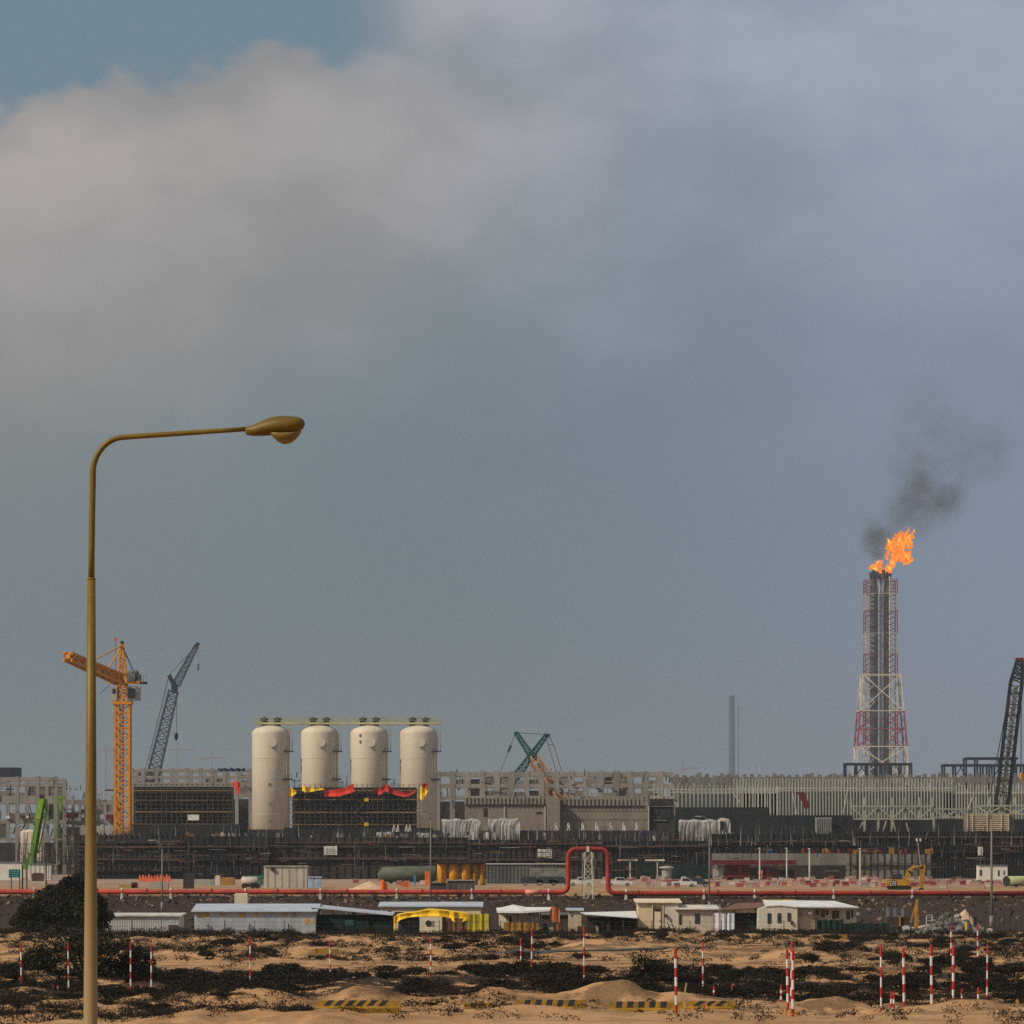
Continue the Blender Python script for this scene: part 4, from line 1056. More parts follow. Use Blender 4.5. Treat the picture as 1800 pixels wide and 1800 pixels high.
for px in (-300, -200, -110, -30, 60, 136, 214, 300, 431, 563, 697, 829, 964, 1100, 1237, 1326, 1465, 1603, 1744, 1870, 2000, 2150):
    b = MB(); py = 1567 + (px - 960) * .0025
    b.add([(X(px - 3.2, D), D - .35, Z(1584, D)), (X(px + 3.2, D), D - .35, Z(1584, D)), (X(px + 3.2, D), D + .5, Z(1584, D)), (X(px - 3.2, D), D + .5, Z(1584, D)),
           (X(px - 1.3, D), D - .3, Z(py + 4.2, D)), (X(px + 1.3, D), D - .3, Z(py + 4.2, D)), (X(px + 1.3, D), D + .3, Z(py + 4.2, D)), (X(px - 1.3, D), D + .3, Z(py + 4.2, D))],
          [(0, 1, 5, 4), (1, 2, 6, 5), (2, 3, 7, 6), (3, 0, 4, 7), (4, 5, 6, 7)])
    b.tube((X(px - 1.2, D), D, Z(py, D)), (X(px + 1.2, D), D, Z(py, D)), pr * 1.12, None, 16)
    b.build('support', SUP, r)
D2 = 600.2
r = thing('loop_tower', 'slim cream lattice tower holding up the red pipe loop', 'lattice tower', (X(1034, D), D, 1.0))
b = MB().lattice((X(1034, D), D, 0.9), (X(1034, D), D, Z(1497.2, D)), 1.3, .95, 5, .13, .065); b.lattice((X(1034, D), D + 2.0, 0.9), (X(1034, D), D + 2.0, Z(1500, D)), 1.9, 1.4, 4, .10, .05); b.build('lattice', M('lattice_cream', (.58, .53, .42), .7, .1, 1), r)

# ------------------------------------------------------------------ yard between pipeline and walls
def yard(py):          # distance of a spot on the yard (level G) seen at photo row py
    return (H - G) * F / (py - 1500)


def car(name, label, cx, py, col, length, rz=0.0, cat='pickup truck', pick=True, group=None):
    D = yard(py); r = thing(name, label, cat, (X(cx, D), D, G), group); mt = M('car_' + col, {'white': (.56, .55, .53), 'grey': (.12, .12, .13), 'dark': (.03, .035, .04)}[col], .35, .08, 1, spec=.5)
    L = length / 2; x, y = X(cx, D), D
    side = [(-L, .45), (L, .45), (L, 1.0), (L * .62, 1.08), (L * .30, 1.72), (-L * .22, 1.75), (-L * .30, 1.1), (-L, 1.08)] if pick else [(-L, .45), (L, .45), (L, 1.0), (L * .6, 1.1), (L * .3, 1.75), (-L * .85, 1.78), (-L, 1.1)]
    MB().prism([(x + a, G + b) for a, b in side], y - .88, y + .88).build('body', mt, r)
    b = MB().prism([(x + L * .55, G + 1.12), (x + L * .29, G + 1.64), (x - L * .17, G + 1.66), (x - L * .2, G + 1.15)], y - .9, y + .9); b.build('window', GLASS, r)
    for sx in (-.62, .62):
        for sy in (-.75, .75):
            w = MB().tube((x + L * sx, y + sy - .13, G + .36), (x + L * sx, y + sy + .13, G + .36), .36, None, 16).build('wheel', RUBBER, r)
            MB().tube((x + L * sx, y + sy - .14, G + .36), (x + L * sx, y + sy + .14, G + .36), .2, None, 12).build('rim', GREYB, w)
    return r


car('pickup_truck', 'white pickup truck parked beyond the pipeline next to red and white barriers', 1203, 1559.5, 'white', 4.6)
car('pickup_truck', 'white pickup truck showing inside the red pipe loop', 1021, 1557.5, 'white', 4.8)
car('pickup_truck', 'white pickup truck just outside the red pipe loop', 1088, 1558, 'white', 5.2)
car('dark_car', 'dark car parked beside the white pickup beyond the pipeline', 1227, 1559, 'dark', 4.4, cat='car', pick=False)
for px, lb in ((935, 'dark car in front of the long grey shed, first from the tank containers'), (962, 'dark car in front of the middle of the long grey shed'), (984, 'dark car at the loop end of the long grey shed')):
    car('parked_car', lb, px, 1556.5, 'dark', 4.2, cat='car', pick=False)


def container(name, label, x0, x1, top, foot, mat, cat='container', dep=2.5, ribs=8, ribmat=None, lid=None, D=None, group=None):
    D = D or yard(foot); r = thing(name, label, cat, (X((x0 + x1) / 2, D), D + dep / 2, G if foot < 1600 else 0), group)
    MB().pb(x0, x1, top + (1.2 if lid else 0), foot + 1, D, dep).build('body', mat, r)
    if ribs:
        b = MB(); w = (x1 - x0) / ribs
        for k in range(ribs): b.pb(x0 + w * (k + .4), x0 + w * (k + .6), top + 2, foot - .6, D - .06, .07)
        b.build('rib', ribmat or mat, r)
    if lid: MB().pb(x0 - .8, x1 + .8, top, top + 1.2, D - .25, dep + .5).build('roof', lid, r)
    return r


r = container('site_container', 'beige ribbed site container with an air conditioner standing beyond the pipeline', 464, 539.5, 1522, 1561, M('box_beige', (.44, .41, .34), .75, .15, .5, streak=True), ribs=6, ribmat=M('beige_rib', (.33, .30, .25), .8), lid=M('beige_lid', (.52, .47, .37), .8), dep=6)
D = yard(1561); MB().pb(476, 482, 1525, 1530, D - .5, .5).build('air_conditioner', DARKF, r)
for k, (a, b_) in enumerate(((541.5, 552), (554, 565))):
    r = container('portable_toilet', 'pale blue portable toilet beside the beige container' if k == 0 else 'pale blue portable toilet nearer the sand heap', a, b_, 1541, 1561.5, M('toilet_blue', (.36, .47, .60), .6, .1, 1), 'portable toilet', 1.2, 0, lid=M('toilet_lid', (.55, .62, .70), .6), group='pale blue portable toilets')
    D = yard(1561.5); MB().pb(a + 2, b_ - 2, 1545, 1561, D - .05, .06).build('door', M('toilet_door', (.30, .41, .55), .6), r)
# tanker lorry body
D = yard(1562)
r = thing('water_tanker', 'pinkish white water tanker with green tail beside the beige container', 'tanker', (X(440, D), D, G))
b = MB(); b.path([(X(424, D), D, Z(1549, D)), (X(427, D), D, Z(1548.5, D)), (X(452, D), D, Z(1548.5, D)), (X(455, D), D, Z(1549, D))], [.4, .85, .85, .5], 18); b.build('tank', M('tank_pink', (.50, .42, .36), .6, .12, 1), r, True)
MB().pb(428, 456, 1540.5, 1542.5, D - .5, 1).build('top_rail', M('rail_green', (.10, .35, .24), .6), r)
MB().pb(456, 462, 1538, 1556, D - .8, 1.8).build('rear_box', M('tank_green', (.02, .13, .085), .6), r)
MB().pb(426, 458, 1557, 1559, D - .7, 1.4).build('chassis', BLACK, r)
for px in (430, 445, 453): MB().tube((X(px, D), D - 1, G + .48), (X(px, D), D - .6, G + .48), .48, None, 14).build('wheel', RUBBER, r)
# heap of sand
def heap(label, cx, foot, w, h, D, z0, seed, mat=None):
    rn = random.Random(seed); b = MB(); n, m_ = 22, 8; vs = []
    for k in range(m_):
        f = k / (m_ - 1); 
        for j in range(n):
            a = 2 * pi * j / n; q = w * (1 - f) * (1 + .18 * sin(2 * a + seed) + .12 * rn.random()) + .05
            vs.append((X(cx, D) + q * cos(a) + .12 * w * f, D + q * .7 * sin(a), z0 - .1 + h * f ** 1.15 * (1 + .05 * rn.random())))
    fs = [(i * n + j, i * n + (j + 1) % n, (i + 1) * n + (j + 1) % n, (i + 1) * n + j) for i in range(m_ - 1) for j in range(n)] + [tuple(range((m_ - 1) * n, m_ * n))]
    b.add(vs, fs)
    return solo(b, 'sand_heap', mat or M('heap_sand', (.50, .345, .22), .95, .2, 1.5), label, 'sand heap', (X(cx, D), D, z0), smooth=True)


heap('small pale sand heap behind the pipeline with an orange sack beside it', 646, 1565, 3.4, 1.75, 690, G, 2)
b = MB()
D = 668
for k in range(5): rn = random.Random(k); b.lathe(X(674 + rn.uniform(-3, 3), D), D + rn.uniform(-.3, .3), [(.25, G), (.42, G + .3), (.38, G + .9 + .2 * k), (.1, G + 1.2 + .2 * k)], 10)
solo(b, 'orange_sack', M('sack_orange', (.75, .16, .03), .7), 'crumpled bright orange sack beside the small sand heap', 'sack', (X(674, D), D, G))
# green-black tank and other stores under the long wall
D = yard(1553)
r = thing('horizontal_tank', 'dull green horizontal tank lying in front of the dark wall', 'tank', (X(715, D), D + 1.5, G))
MB().path([(X(664, D), D + 1.6, Z(1540, D)), (X(672, D), D + 1.6, Z(1537, D)), (X(764, D), D + 1.6, Z(1536, D)), (X(768, D), D + 1.6, Z(1537, D))], [.5, 1.6, 1.7, 1.2], 24).build('shell', M('tank_dull', (.085, .095, .065), .7, .25, .6), r, True)
for px in (684, 715, 748): MB().pb(px, px + 6, 1543, 1555, D + .8, 1.6).build('saddle', BLACK, r)
container('orange_locker', 'upright orange locker standing beside the orange tanks', 747, 757, 1532, 1556, M('locker_orange', (.70, .17, .02), .6), 'locker', 1.5, 2, M('locker_shadow', (.5, .11, .015)), D=yard(1556))
solo(MB().pb(706, 718, 1552, 1560, yard(1560), 1).pb(708, 716, 1550, 1552, yard(1560), 1), 'orange_bin', M('bin_orange', (.55, .11, .02), .7), 'small orange bin in front of the dull green tank', 'bin', P(712, 1560, yard(1560)))
solo(MB().pb(727, 731, 1539, 1553, yard(1558), .6).tube(P(729, 1553, yard(1558)), P(729, 1560, yard(1558)), .1), 'blue_pump', M('pump_blue', (.03, .16, .32), .6), 'small blue pump in front of the dull green tank', 'pump', P(729, 1560, yard(1558)))
# row of orange tanks in a rack
D = yard(1556)
r = thing('tank_rack', 'dark open rack roof sheltering a row of orange tanks', 'rack', (X(810, D), D + 1.5, G))
MB().pb(766, 855, 1513, 1516.5, D - .5, 5).build('roof', BLACK, r)
for px in (767, 811, 853): MB().pb(px - .7, px + .7, 1516.5, 1558, D - .4, .2).build('post', BLACK, r)
for k, (a, b_) in enumerate(((768, 785), (788.5, 806), (809.5, 827), (829, 841), (843, 853))):
    c = X((a + b_) / 2, D); q = (b_ - a) / 2 / (F / D); t_ = M('tank_orange', (.62, .27, .015), .5, .25, .7) if k < 3 else M('tank_amber', (.42, .20, .012), .6, .4, .7)
    b = MB().lathe(c, D + 1.4, [(q * .8, G), (q * .8, G + .7), (q, G + .9), (q, Z(1521, D)), (q * .85, Z(1518, D)), (.2, Z(1517, D))], 20)
    solo(b, 'orange_tank', t_, 'upright orange tank in the dark rack, ' + ('first from the orange locker', 'second from the orange locker', 'in the middle of the row', 'narrow and amber, next to last', 'narrowest and amber, beside the long grey shed')[k], 'tank', (c, D + 1.4, G), 'orange tanks in the rack', smooth=True)
container('grey_skip', 'dark grey box with a pale roof standing just behind the pipeline', 786, 834, 1547, 1566, M('skip_grey', (.085, .08, .075), .8), 'container', 5, 5, lid=GREYB, D=690)
container('grey_skip', 'low dark box with flat lid beside the light pole behind the pipeline', 757, 785, 1552, 1566, M('skip_dark', (.05, .05, .055), .8), 'container', 3, 4, lid=DARKF, D=686)
r = container('long_shed', 'long low grey shed with a pale roof between the orange tanks and the pipe loop', 855, 996, 1518, 1553, M('shed_grey', (.095, .10, .095), .85, .35, .5, streak=True), 'shed', 8, 22, DARKF, lid=WHITE, D=yard(1553.5))
MB().pb(930, 994, 1526, 1546, yard(1553.5) - .1, .12).build('panel', M('shed_pale', (.17, .17, .14), .8, .3, .4), r)
for a, b_, lab in ((1086, 1121, 'cream T-shaped floodlight frame beside the red pipe loop'), (1134, 1169, 'cream T-shaped floodlight frame nearer the white tank lid')):
    D = 992; r = thing('floodlight_stand', lab, 'floodlight frame', (X((a + b_) / 2, D), D, G), 'cream T-shaped frames'); c = (a + b_) / 2 + 4
    MB().pb(a, b_, 1510.5, 1513.5, D, .5).build('crossbar', SUP, r); MB().pb(c - 1, c + 1, 1513.5, 1546, D + .1, .3).build('post', SUP, r)
b = MB(); b.lathe(X(1172, 985), 985, [(1.2, G), (1.2, Z(1527, 985)), (1.9, Z(1526, 985)), (1.7, Z(1523.5, 985)), (.2, Z(1522, 985))], 18)
solo(b, 'lidded_tank', GREYB, 'grey tank with a white lid in front of the green hoarding', 'tank', (X(1172, 985), 985, G))
# dark red canopy with stores below
D = 960
r = thing('red_canopy', 'long dark red canopy in front of the grey cast wall', 'canopy', (X(1325, D), D + 3, G))
MB().pb(1251, 1400, 1512, 1520, D, 7).build('roof', DRED, r)
for px in (1252, 1300, 1350, 1398): MB().pb(px - .8, px + .8, 1520, 1547, D + .2, .3).build('post', DRED, r)
for x0, x1, t_, q, mt, lab in ((1253, 1271, 1526, 1546, M('box_pale', (.36, .33, .29), .8), 'pale crate under the dark red canopy, beside the tall light pole'), (1276, 1318, 1519.9, 1540, M('box_dred', (.13, .012, .014), .7), 'big dark red container under the canopy'), (1320, 1342, 1525, 1546, DARKF, 'dark crate in the middle under the red canopy'), (1344, 1366, 1524, 1546, M('box_wine', (.10, .012, .018), .7), 'wine red crate under the canopy'), (1368, 1396, 1529, 1546, M('green_black', (.022, .034, .032)), 'green-black crate at the end of the red canopy')):
    solo(MB().pb(x0, x1, t_ + .3, q + 2, D + 1.5, 3).pb(x0 + 2, x1 - 2, q - 8, q - 6, D + 1.4, .15), 'stored_crate', mt, lab, 'crate', (X((x0 + x1) / 2, D), D + 2, G))
solo(MB().pb(1333, 1341, 1530, 1536, D - .6, .3).pb(1334, 1336, 1536, 1546, D - .5, .15).pb(1338, 1340, 1536, 1546, D - .5, .15), 'red_sign', M('sign_pinkred', (.55, .13, .12), .7), 'small red and pink notice board in front of the dark red canopy', 'notice board', P(1337, 1546, D))
# red netting and boxes along the top of the cast wall
for k in range(16):
    px = 1410 + k * 15 + (k % 3) * 3; w = (4, 7, 10, 5)[k % 4]; col = (M('panel_red', (.30, .03, .02), .8), DRED, M('box_ochre', (.33, .16, .03), .8), M('net_red', (.25, .05, .035), .8))[k % 4]
    solo(MB().pb(px, px + w, 1492 + (k * 3) % 5, 1501.5, 1003.5, 1).pb(px + .8, px + w - .8, 1490.5 + (k * 3) % 5, 1492 + (k * 3) % 5, 1003.6, .7), 'safety_panel', col, ('red', 'dark red', 'ochre', 'faded red')[k % 4] + ' safety panel standing on top of the grey cast wall', 'safety panel', P(px, 1501.5, 1003.5), ('red', 'dark red', 'ochre', 'faded red')[k % 4] + ' panels on the cast wall')
solo(MB().pb(1352, 1358, 1493, 1500, 1003, 1).pb(1353, 1357, 1491.5, 1493, 1003.1, .8), 'blue_drum', M('drum_blue', (.02, .07, .30), .6), 'small blue drum on top of the grey cast wall', 'drum', P(1355, 1500, 1003))
for px, t_, q, lab in ((1335.5, 1490, 1512, 'short cream post over the dark red canopy, nearer the light pole'), (1383, 1490, 1546, 'cream post rising through the end of the dark red canopy'), (1423, 1491, 1548, 'tall cream post between the red canopy and the excavator'), (1512, 1491, 1546, 'cream post in front of the cast wall, nearest the yellow excavator')):
    D = 940 if px > 1400 else 957
    r = thing('cream_post', lab, 'post', P(px, 1550, D), 'cream posts along the cast wall')
    MB().tube((X(px, D), D, G), (X(px, D), D, Z(t_ + 2, D)), .17, None, 8).build('shaft', SUP, r)
    MB().pb(px - 2.6, px + 1, t_, t_ + 2, D - .3, .5).build('lamp', M('support_cream', (.55, .50, .42)), r)

# excavator
D = yard(1564)
r = thing('excavator', 'yellow excavator with its boom folded down, digging behind the pipeline', 'excavator', (X(1585, D), D, G))
XY = M('excavator_ochre', (.40, .215, .025), .6, .3, .9)
for dy in (-1.2, 1.0):
    b = MB(); q = [(1563, 1563.5), (1560, 1561), (1561, 1558), (1565, 1556.5), (1597, 1556.5), (1601, 1559), (1601, 1562), (1597, 1564)]
    b.prism([(X(px, D), Z(py, D)) for px, py in q], D + dy, D + dy + .6); b.build('track', RUBBER, r)
MB().prism([(X(px, D), Z(py, D)) for px, py in ((1557.5, 1556.5), (1557.5, 1547), (1560, 1545.5), (1592, 1545.5), (1600, 1548), (1600, 1556.5))], D - 1.3, D + 1.3).build('house', XY, r)
cb = MB().prism([(X(px, D), Z(py, D)) for px, py in ((1568, 1545.4), (1568.5, 1537), (1583, 1536.5), (1586, 1545.4))], D - 1.2, D + .1).build('cab', BLACK, r)
MB().prism([(X(px, D), Z(py, D)) for px, py in ((1570, 1544.5), (1570.5, 1538), (1581, 1537.8), (1583.5, 1544.5))], D - 1.23, D - 1.205).build('cab_window', GLASS, cb)
b = MB(); b._bar(P(1592, 1549, D), P(1598, 1531, D), .7, .75); b._bar(P(1597, 1533, D), P(1609, 1523, D), .7, .75); b._bar(P(1608, 1524.5, D), P(1623, 1524, D), .7, .6); b.build('boom', XY, r)
MB().prism([(X(px, D), Z(py, D)) for px, py in ((1616, 1527), (1625, 1519.5), (1627, 1523), (1625, 1535), (1622, 1563), (1618, 1563))], D - .35, D + .35).build('stick', XY, r)
MB().prism([(X(px, D), Z(py, D)) for px, py in ((1617, 1561), (1623, 1561), (1624, 1565.5), (1612, 1565.5))], D - .5, D + .5).build('bucket', DARKF, r)
MB().bar(P(1603, 1527, D - .4), P(1616, 1522, D - .4), .18).build('ram', GREYB, r)
# the maker's white letters on a black panel at the tail
pl = MB().pb(1564, 1576, 1547.5, 1558, D - 1.36, .04).build('emblem_panel', BLACK, r)
b = MB(); y_ = D - 1.42
def seg(a, b0, c, d_): b.pb(a, c, b0, d_, y_, .05)
seg(1565, 1549, 1566, 1557); seg(1566, 1549, 1568, 1550.2); seg(1566, 1555.8, 1568, 1557)                # C
seg(1569, 1549, 1570, 1557); seg(1571.4, 1549, 1572.2, 1557); seg(1570, 1549, 1571.4, 1550); seg(1570, 1552.8, 1571.4, 1553.8)   # A
seg(1572.9, 1549, 1575.7, 1550.2); seg(1573.8, 1550.2, 1574.8, 1557)                                        # T
b.build('lettering', WHITE, pl)
# white office cabin and big green pipe
r = container('site_office', 'white site cabin with small windows beside the large green pipe', 1720, 1771, 1520, 1551, M('office_white', (.60, .57, .50), .7, .08, .6), 'cabin', 4, 0, lid=M('lid_blue', (.06, .09, .13), .6), D=yard(1551))
D = yard(1551)
for a, b_, t_, q in ((1722, 1726, 1529, 1539), (1754, 1757, 1530, 1540), (1764, 1766, 1530, 1538)): MB().pb(a, b_, t_, q, D - .06, .07).build('window', GLASS, r)
D = 760
b = MB(); ax = [P(1769, 1549, D), P(1840, 1548, D + 6)]
r = thing('green_pipe', 'large pale green pipe section with a black open end', 'pipe', (X(1800, D), D, G))
MB().tube(ax[0], ax[1], .92, None, 24).build('barrel', M('pipe_green', (.38, .40, .20), .7, .15, .6), r, True)
MB().tube((ax[0][0] - .06, ax[0][1] - .04, ax[0][2]), ax[0], .98, None, 24).build('end_cap', BLACK, r)
for px in (1785, 1812): MB().pb(px, px + 4, 1556, 1560.5, D - .5, 1.2).build('cradle', BLACK, r)

# plastic barriers, red and white, all along the yard
def jersey(label, col, L=1.25):
    r = thing('plastic_barrier', label, 'barrier', (0, 0, 0))
    b = MB(); q = [(-.30, 0), (.30, 0), (.28, .18), (.13, .35), (.10, .80), (-.10, .80), (-.13, .35), (-.28, .18)]
    n = len(q); b.add([(x, y, z) for x in (-L / 2, L / 2) for y, z in q], [tuple(range(n - 1, -1, -1)), tuple(range(n, 2 * n))] + [(i, (i + 1) % n, n + (i + 1) % n, n + i) for i in range(n)])
    b.build('body', M('barrier_' + col, {'red': (.22, .042, .033), 'white': (.34, .28, .24), 'pink': (.27, .15, .12)}[col], .6, .2, 1), r)
    b = MB().obox((0, 0, .80), (L * .9, .14, .10)); b.build('top_rail', WHITE if col == 'red' else M('barrier_pink', (.32, .17, .14)), r)
    return r


rn = random.Random(77)
proto = {c: jersey(c + ' plastic barrier in the long broken row beyond the pipeline', c) for c in ('red', 'white', 'pink')}
used = set(); k = 0
spots = [(rn.uniform(1128, 1650), rn.uniform(1545.5, 1560)) for _ in range(150)] + [(rn.uniform(1620, 1760), rn.uniform(1546, 1562)) for _ in range(44)] + [(rn.uniform(570, 760), rn.uniform(1549, 1556)) for _ in range(8)] + [(rn.uniform(1050, 1130), rn.uniform(1547, 1553)) for _ in range(8)]
for px, py in spots:
    c = rn.choices(('red', 'white', 'pink'), (3, 3, 4))[0]; D = yard(py); loc = (X(px, D), D, G); g_ = c + ' plastic barriers beyond the pipeline'
    if c not in used:
        used.add(c); proto[c].location = loc; proto[c]['group'] = g_
    else: dup(proto[c], loc, rz=rn.uniform(-.5, .5), group=g_)
# orange water-filled barriers heaped at the left of the yard
for k in range(11):
    D = yard(1549 + (k % 3)); px = 246 + 5.2 * k
    solo(MB().prism([(X(px - 3, D), G), (X(px + 3, D), G), (X(px + 1.5, D), G + 1.1 + .4 * (k % 2)), (X(px - 1, D), G + 1.5)], D - .4, D + .4), 'orange_barrier', M('net_orange', (.70, .14, .06), .7, .2, 1), 'bright orange barrier in the low heap before the ledged wall', 'barrier', (X(px, D), D, G), 'orange barriers before the ledged wall')
# low white barrier walls, cable drums and people-sized bits left of the lamp
for a, b_, t_, q, mt, lab, cat in ((330, 376, 1547, 1556, GREYB, 'low pale barrier wall before the blue-black wall', 'barrier'), (378, 387, 1540, 1556, SUP, 'small cream cabinet before the blue-black wall', 'cabinet'), (389, 412, 1543, 1556, M('box_ochre', (.33, .16, .03), .8), 'ochre skip beside the small cream cabinet', 'skip'), (322, 340, 1536, 1562, DARKF, 'dark generator on the yard behind the pipeline', 'generator'),
                                (208, 238, 1556, 1561, M('rail_ochre', (.36, .24, .06), .8), 'low ochre crash barrier beside the lamp pole', 'barrier'), (231, 241, 1552, 1561, DRED, 'dark red crate near the ochre crash barrier', 'crate'), (262, 296, 1551, 1562, GREYB, 'pale grey trailer behind the pipeline', 'trailer')):
    D = yard(q); solo(MB().pb(a, b_, t_, q + .5, D, 1.6).pb(a + 1, b_ - 1, t_ - 1, t_, D + .2, 1.1), 'yard_' + cat.split()[0], mt, lab, cat, (X((a + b_) / 2, D), D + .8, G))
# white containers, green sign board at far left
container('white_container', 'white container at the edge of the yard behind the green sign', -30, 38, 1515, 1546, WHITE, 'container', 3, 0, lid=M('lid_teal', (.08, .20, .22), .6), D=yard(1547))
container('white_container', 'dusty white container between the green crane boom and the big tree', 50, 89, 1518, 1546, WHITE, 'container', 3, 5, GREYB, lid=M('lid_teal', (.08, .20, .22)), D=yard(1548))
solo(MB().pb(56, 76, 1536, 1549, yard(1549), 1.4).pb(58, 74, 1534.5, 1536, yard(1549) + .2, 1), 'brown_crate', BROWN, 'brown crate in front of the dusty white container', 'crate', P(66, 1549, yard(1549)))
D = 612
r = thing('green_sign', 'green road sign with white lettering on two posts', 'sign', (X(25, D), D, G))
MB().pb(15.5, 35, 1528, 1542.5, D, .1).build('panel', M('sign_green', (.005, .13, .115), .5, .05, 1), r)
b = MB(); rn2 = random.Random(2)
for py in (1531, 1535, 1538.5):
    px = 18 if py < 1537 else 22
    while px < (32.5 if py < 1537 else 29): w = rn2.uniform(.8, 2.2); b.pb(px, px + w, py, py + 1.3, D - .03, .03); px += w + .7
b.build('lettering', M('sign_letters', (.16, .34, .31), .6), r)
for px in (19.5, 34.5): MB().tube((X(px, D) , D + .2, 1.0), (X(px, D), D + .2, Z(1529, D)), .09, None, 8).build('post', M('scaffold_tube', (.1, .09, .08)), r)
for px, t_, lab, mt in ((47, 1512, 'tall thin teal-grey pole beside the green sign', M('pole_teal', (.07, .11, .12), .6)), (81, 1510, 'thin dark brown pole between the green sign and the big tree', BROWN), (39.5, 1521, 'slim black pole next to the green sign', BLACK)):
    solo(MB().tube((X(px, 610), 610, .8), (X(px, 610), 610, Z(t_, 610)), .13, .10, 8).tube((X(px, 610), 610, .8), (X(px, 610), 610, 1.9), .2, None, 8), 'thin_pole', mt, lab, 'pole', (X(px, 610), 610, .9))


# ------------------------------------------------------------------ light poles of the plant road
def light_pole(label, px, top, foot, D, z0, arm=-1, r0=.13):
    r = thing('light_pole', label, 'light pole', (X(px, D), D, z0), 'slim grey light poles')
    mt = M('pole_grey', (.17, .155, .13), .6, .1, 1); c = X(px, D); zt = Z(top, D)
    MB().tube((c, D, z0 - .2), (c, D, zt - 1.2), r0, r0 * .55, 10).build('shaft', mt, r, True)
    MB().tube((c, D, z0 - .2), (c, D, z0 + 1.3), r0 * 1.5, None, 10).build('base', mt, r, True)
    pts = [(c + arm * 1.5 * (1 - cos(R(a))) * .8, D, zt - 1.2 + 1.3 * sin(R(a))) for a in range(0, 91, 15)]
    MB().path(pts, [.07] * 7, 8).build('arm', mt, r, True)
    e = pts[-1]; MB().obox((e[0] + arm * .35, e[1], e[2] - .02), (.8, .3, .16)).build('lantern', GREYB, r)


light_pole('slim grey light pole between the street lamp and the silver warehouse', 285, 1478, 1604, 560, 0, -1)
light_pole('slim grey light pole with curved arm in front of the scaffold corner', 757, 1426, 1604, 565, 0, -1)
light_pole('slim grey light pole in front of the dark red canopy end', 1247, 1436, 1602, 570, 0, -1)
light_pole('tall grey light pole rising beside the rubble heap', 1743, 1420, 1631, 440, 0, -1, .16)
D = 975
r = thing('floodlight_mast', 'thin pale leaning floodlight mast with two lamps, above the excavator', 'floodlight', P(1620, 1545, D))
MB().tube((X(1621, D), D, G), P(1613, 1478, D), .14, .1, 8).build('shaft', GREYB, r)
for px in (1611.5, 1618): MB().pb(px - 1.5, px + 1.5, 1474, 1479, D - .3, .4).build('lamp', WHITE, r)


# ------------------------------------------------------------------ row of cabins and stalls behind the fence (about 411 m away)
DC = 411; sC = F / DC
BEIGE = M('cabin_beige', (.58, .455, .285), .8, .12, .9, streak=True); BEIGE2 = M('cabin_grey_beige', (.48, .41, .31), .8, .14, .9, streak=True); CREAMW = M('cabin_cream', (.60, .52, .375), .8, .12, .8, streak=True)
TRIM = M('cabin_trim', (.64, .54, .38), .7, .1, 1); ROOFW = M('roof_white', (.66, .66, .65), .5, .12, .6); ROOFB = M('roof_silver_blue', (.42, .46, .52), .35, .12, .5)


def roof_slope(mb, x0, x1, yf, yb, zf, zb, th=.12):
    return mb.add([(x0, yf, zf), (x1, yf, zf), (x1, yb, zb), (x0, yb, zb), (x0, yf, zf - th), (x1, yf, zf - th), (x1, yb, zb - th), (x0, yb, zb - th)], [(0, 1, 2, 3), (7, 6, 5, 4), (0, 4, 5, 1), (1, 5, 6, 2), (2, 6, 7, 3), (3, 7, 4, 0)])


def cabin(name, label, x0, x1, top, foot, D, dep, wall, roof, rise=0.5, over=.25, wins=(), doors=(), cat='cabin', frame=None):
    z0 = hz((X(x0, D) + X(x1, D)) / 2, D) - .15
    r = thing(name, label, cat, (X((x0 + x1) / 2, D), D + dep / 2, z0))
    zt = Z(top, D)
    MB().box(X(x0, D), X(x1, D), D, D + dep, z0, zt).build('wall', wall, r)
    b = MB(); roof_slope(b, X(x0, D) - over, X(x1, D) + over, D - over, D + dep + over, zt + .14, zt + .14 + rise, .13); b.build('roof', roof, r)
    for a, b_, t_, q in wins:
        w = MB().pb(a, b_, t_, q, D - .05, .06).build('window', frame or TRIM, r)
        MB().pb(a + .6, b_ - .6, t_ + .7, q - .7, D - .07, .05).build('pane', GLASS, w)
    for a, b_, t_, q in doors:
        d_ = MB().pb(a, b_, t_, q, D - .05, .06).build('door', TRIM, r)
        MB().pb(a - .9, b_ + .9, t_ - .9, t_, D - .08, .09).build('door_frame', DARKF, d_)
        MB().pb(a - .9, a, t_, q, D - .08, .09).build('door_frame', DARKF, d_); MB().pb(b_, b_ + .9, t_, q, D - .08, .09).build('door_frame', DARKF, d_)
        MB().pb(b_ - 2.4, b_ - 1.4, (t_ + q) / 2, (t_ + q) / 2 + 1.4, D - .1, .05).build('handle', BLACK, d_)
    return r


# 1 low white shed beside the tree
r = cabin('low_shed', 'low white corrugated shed between the big dark tree and the silver warehouse', 180, 315, 1611, 1641, DC, 6, M('shed_white', (.44, .46, .46), .7, .12, .8, streak=True), M('roof_edge', (.5, .5, .46), .7), .15)
MB().pb(296, 312, 1626, 1641, DC - .5, .5).build('rusty_box', M('rust_dark', (.07, .05, .04)), r)
b = MB()
for k in range(45): b.pb(181 + 3 * k, 182 + 3 * k, 1612, 1641, DC - .03, .04)
b.build('corrugation', M('shed_white', (.42, .45, .46)), r)
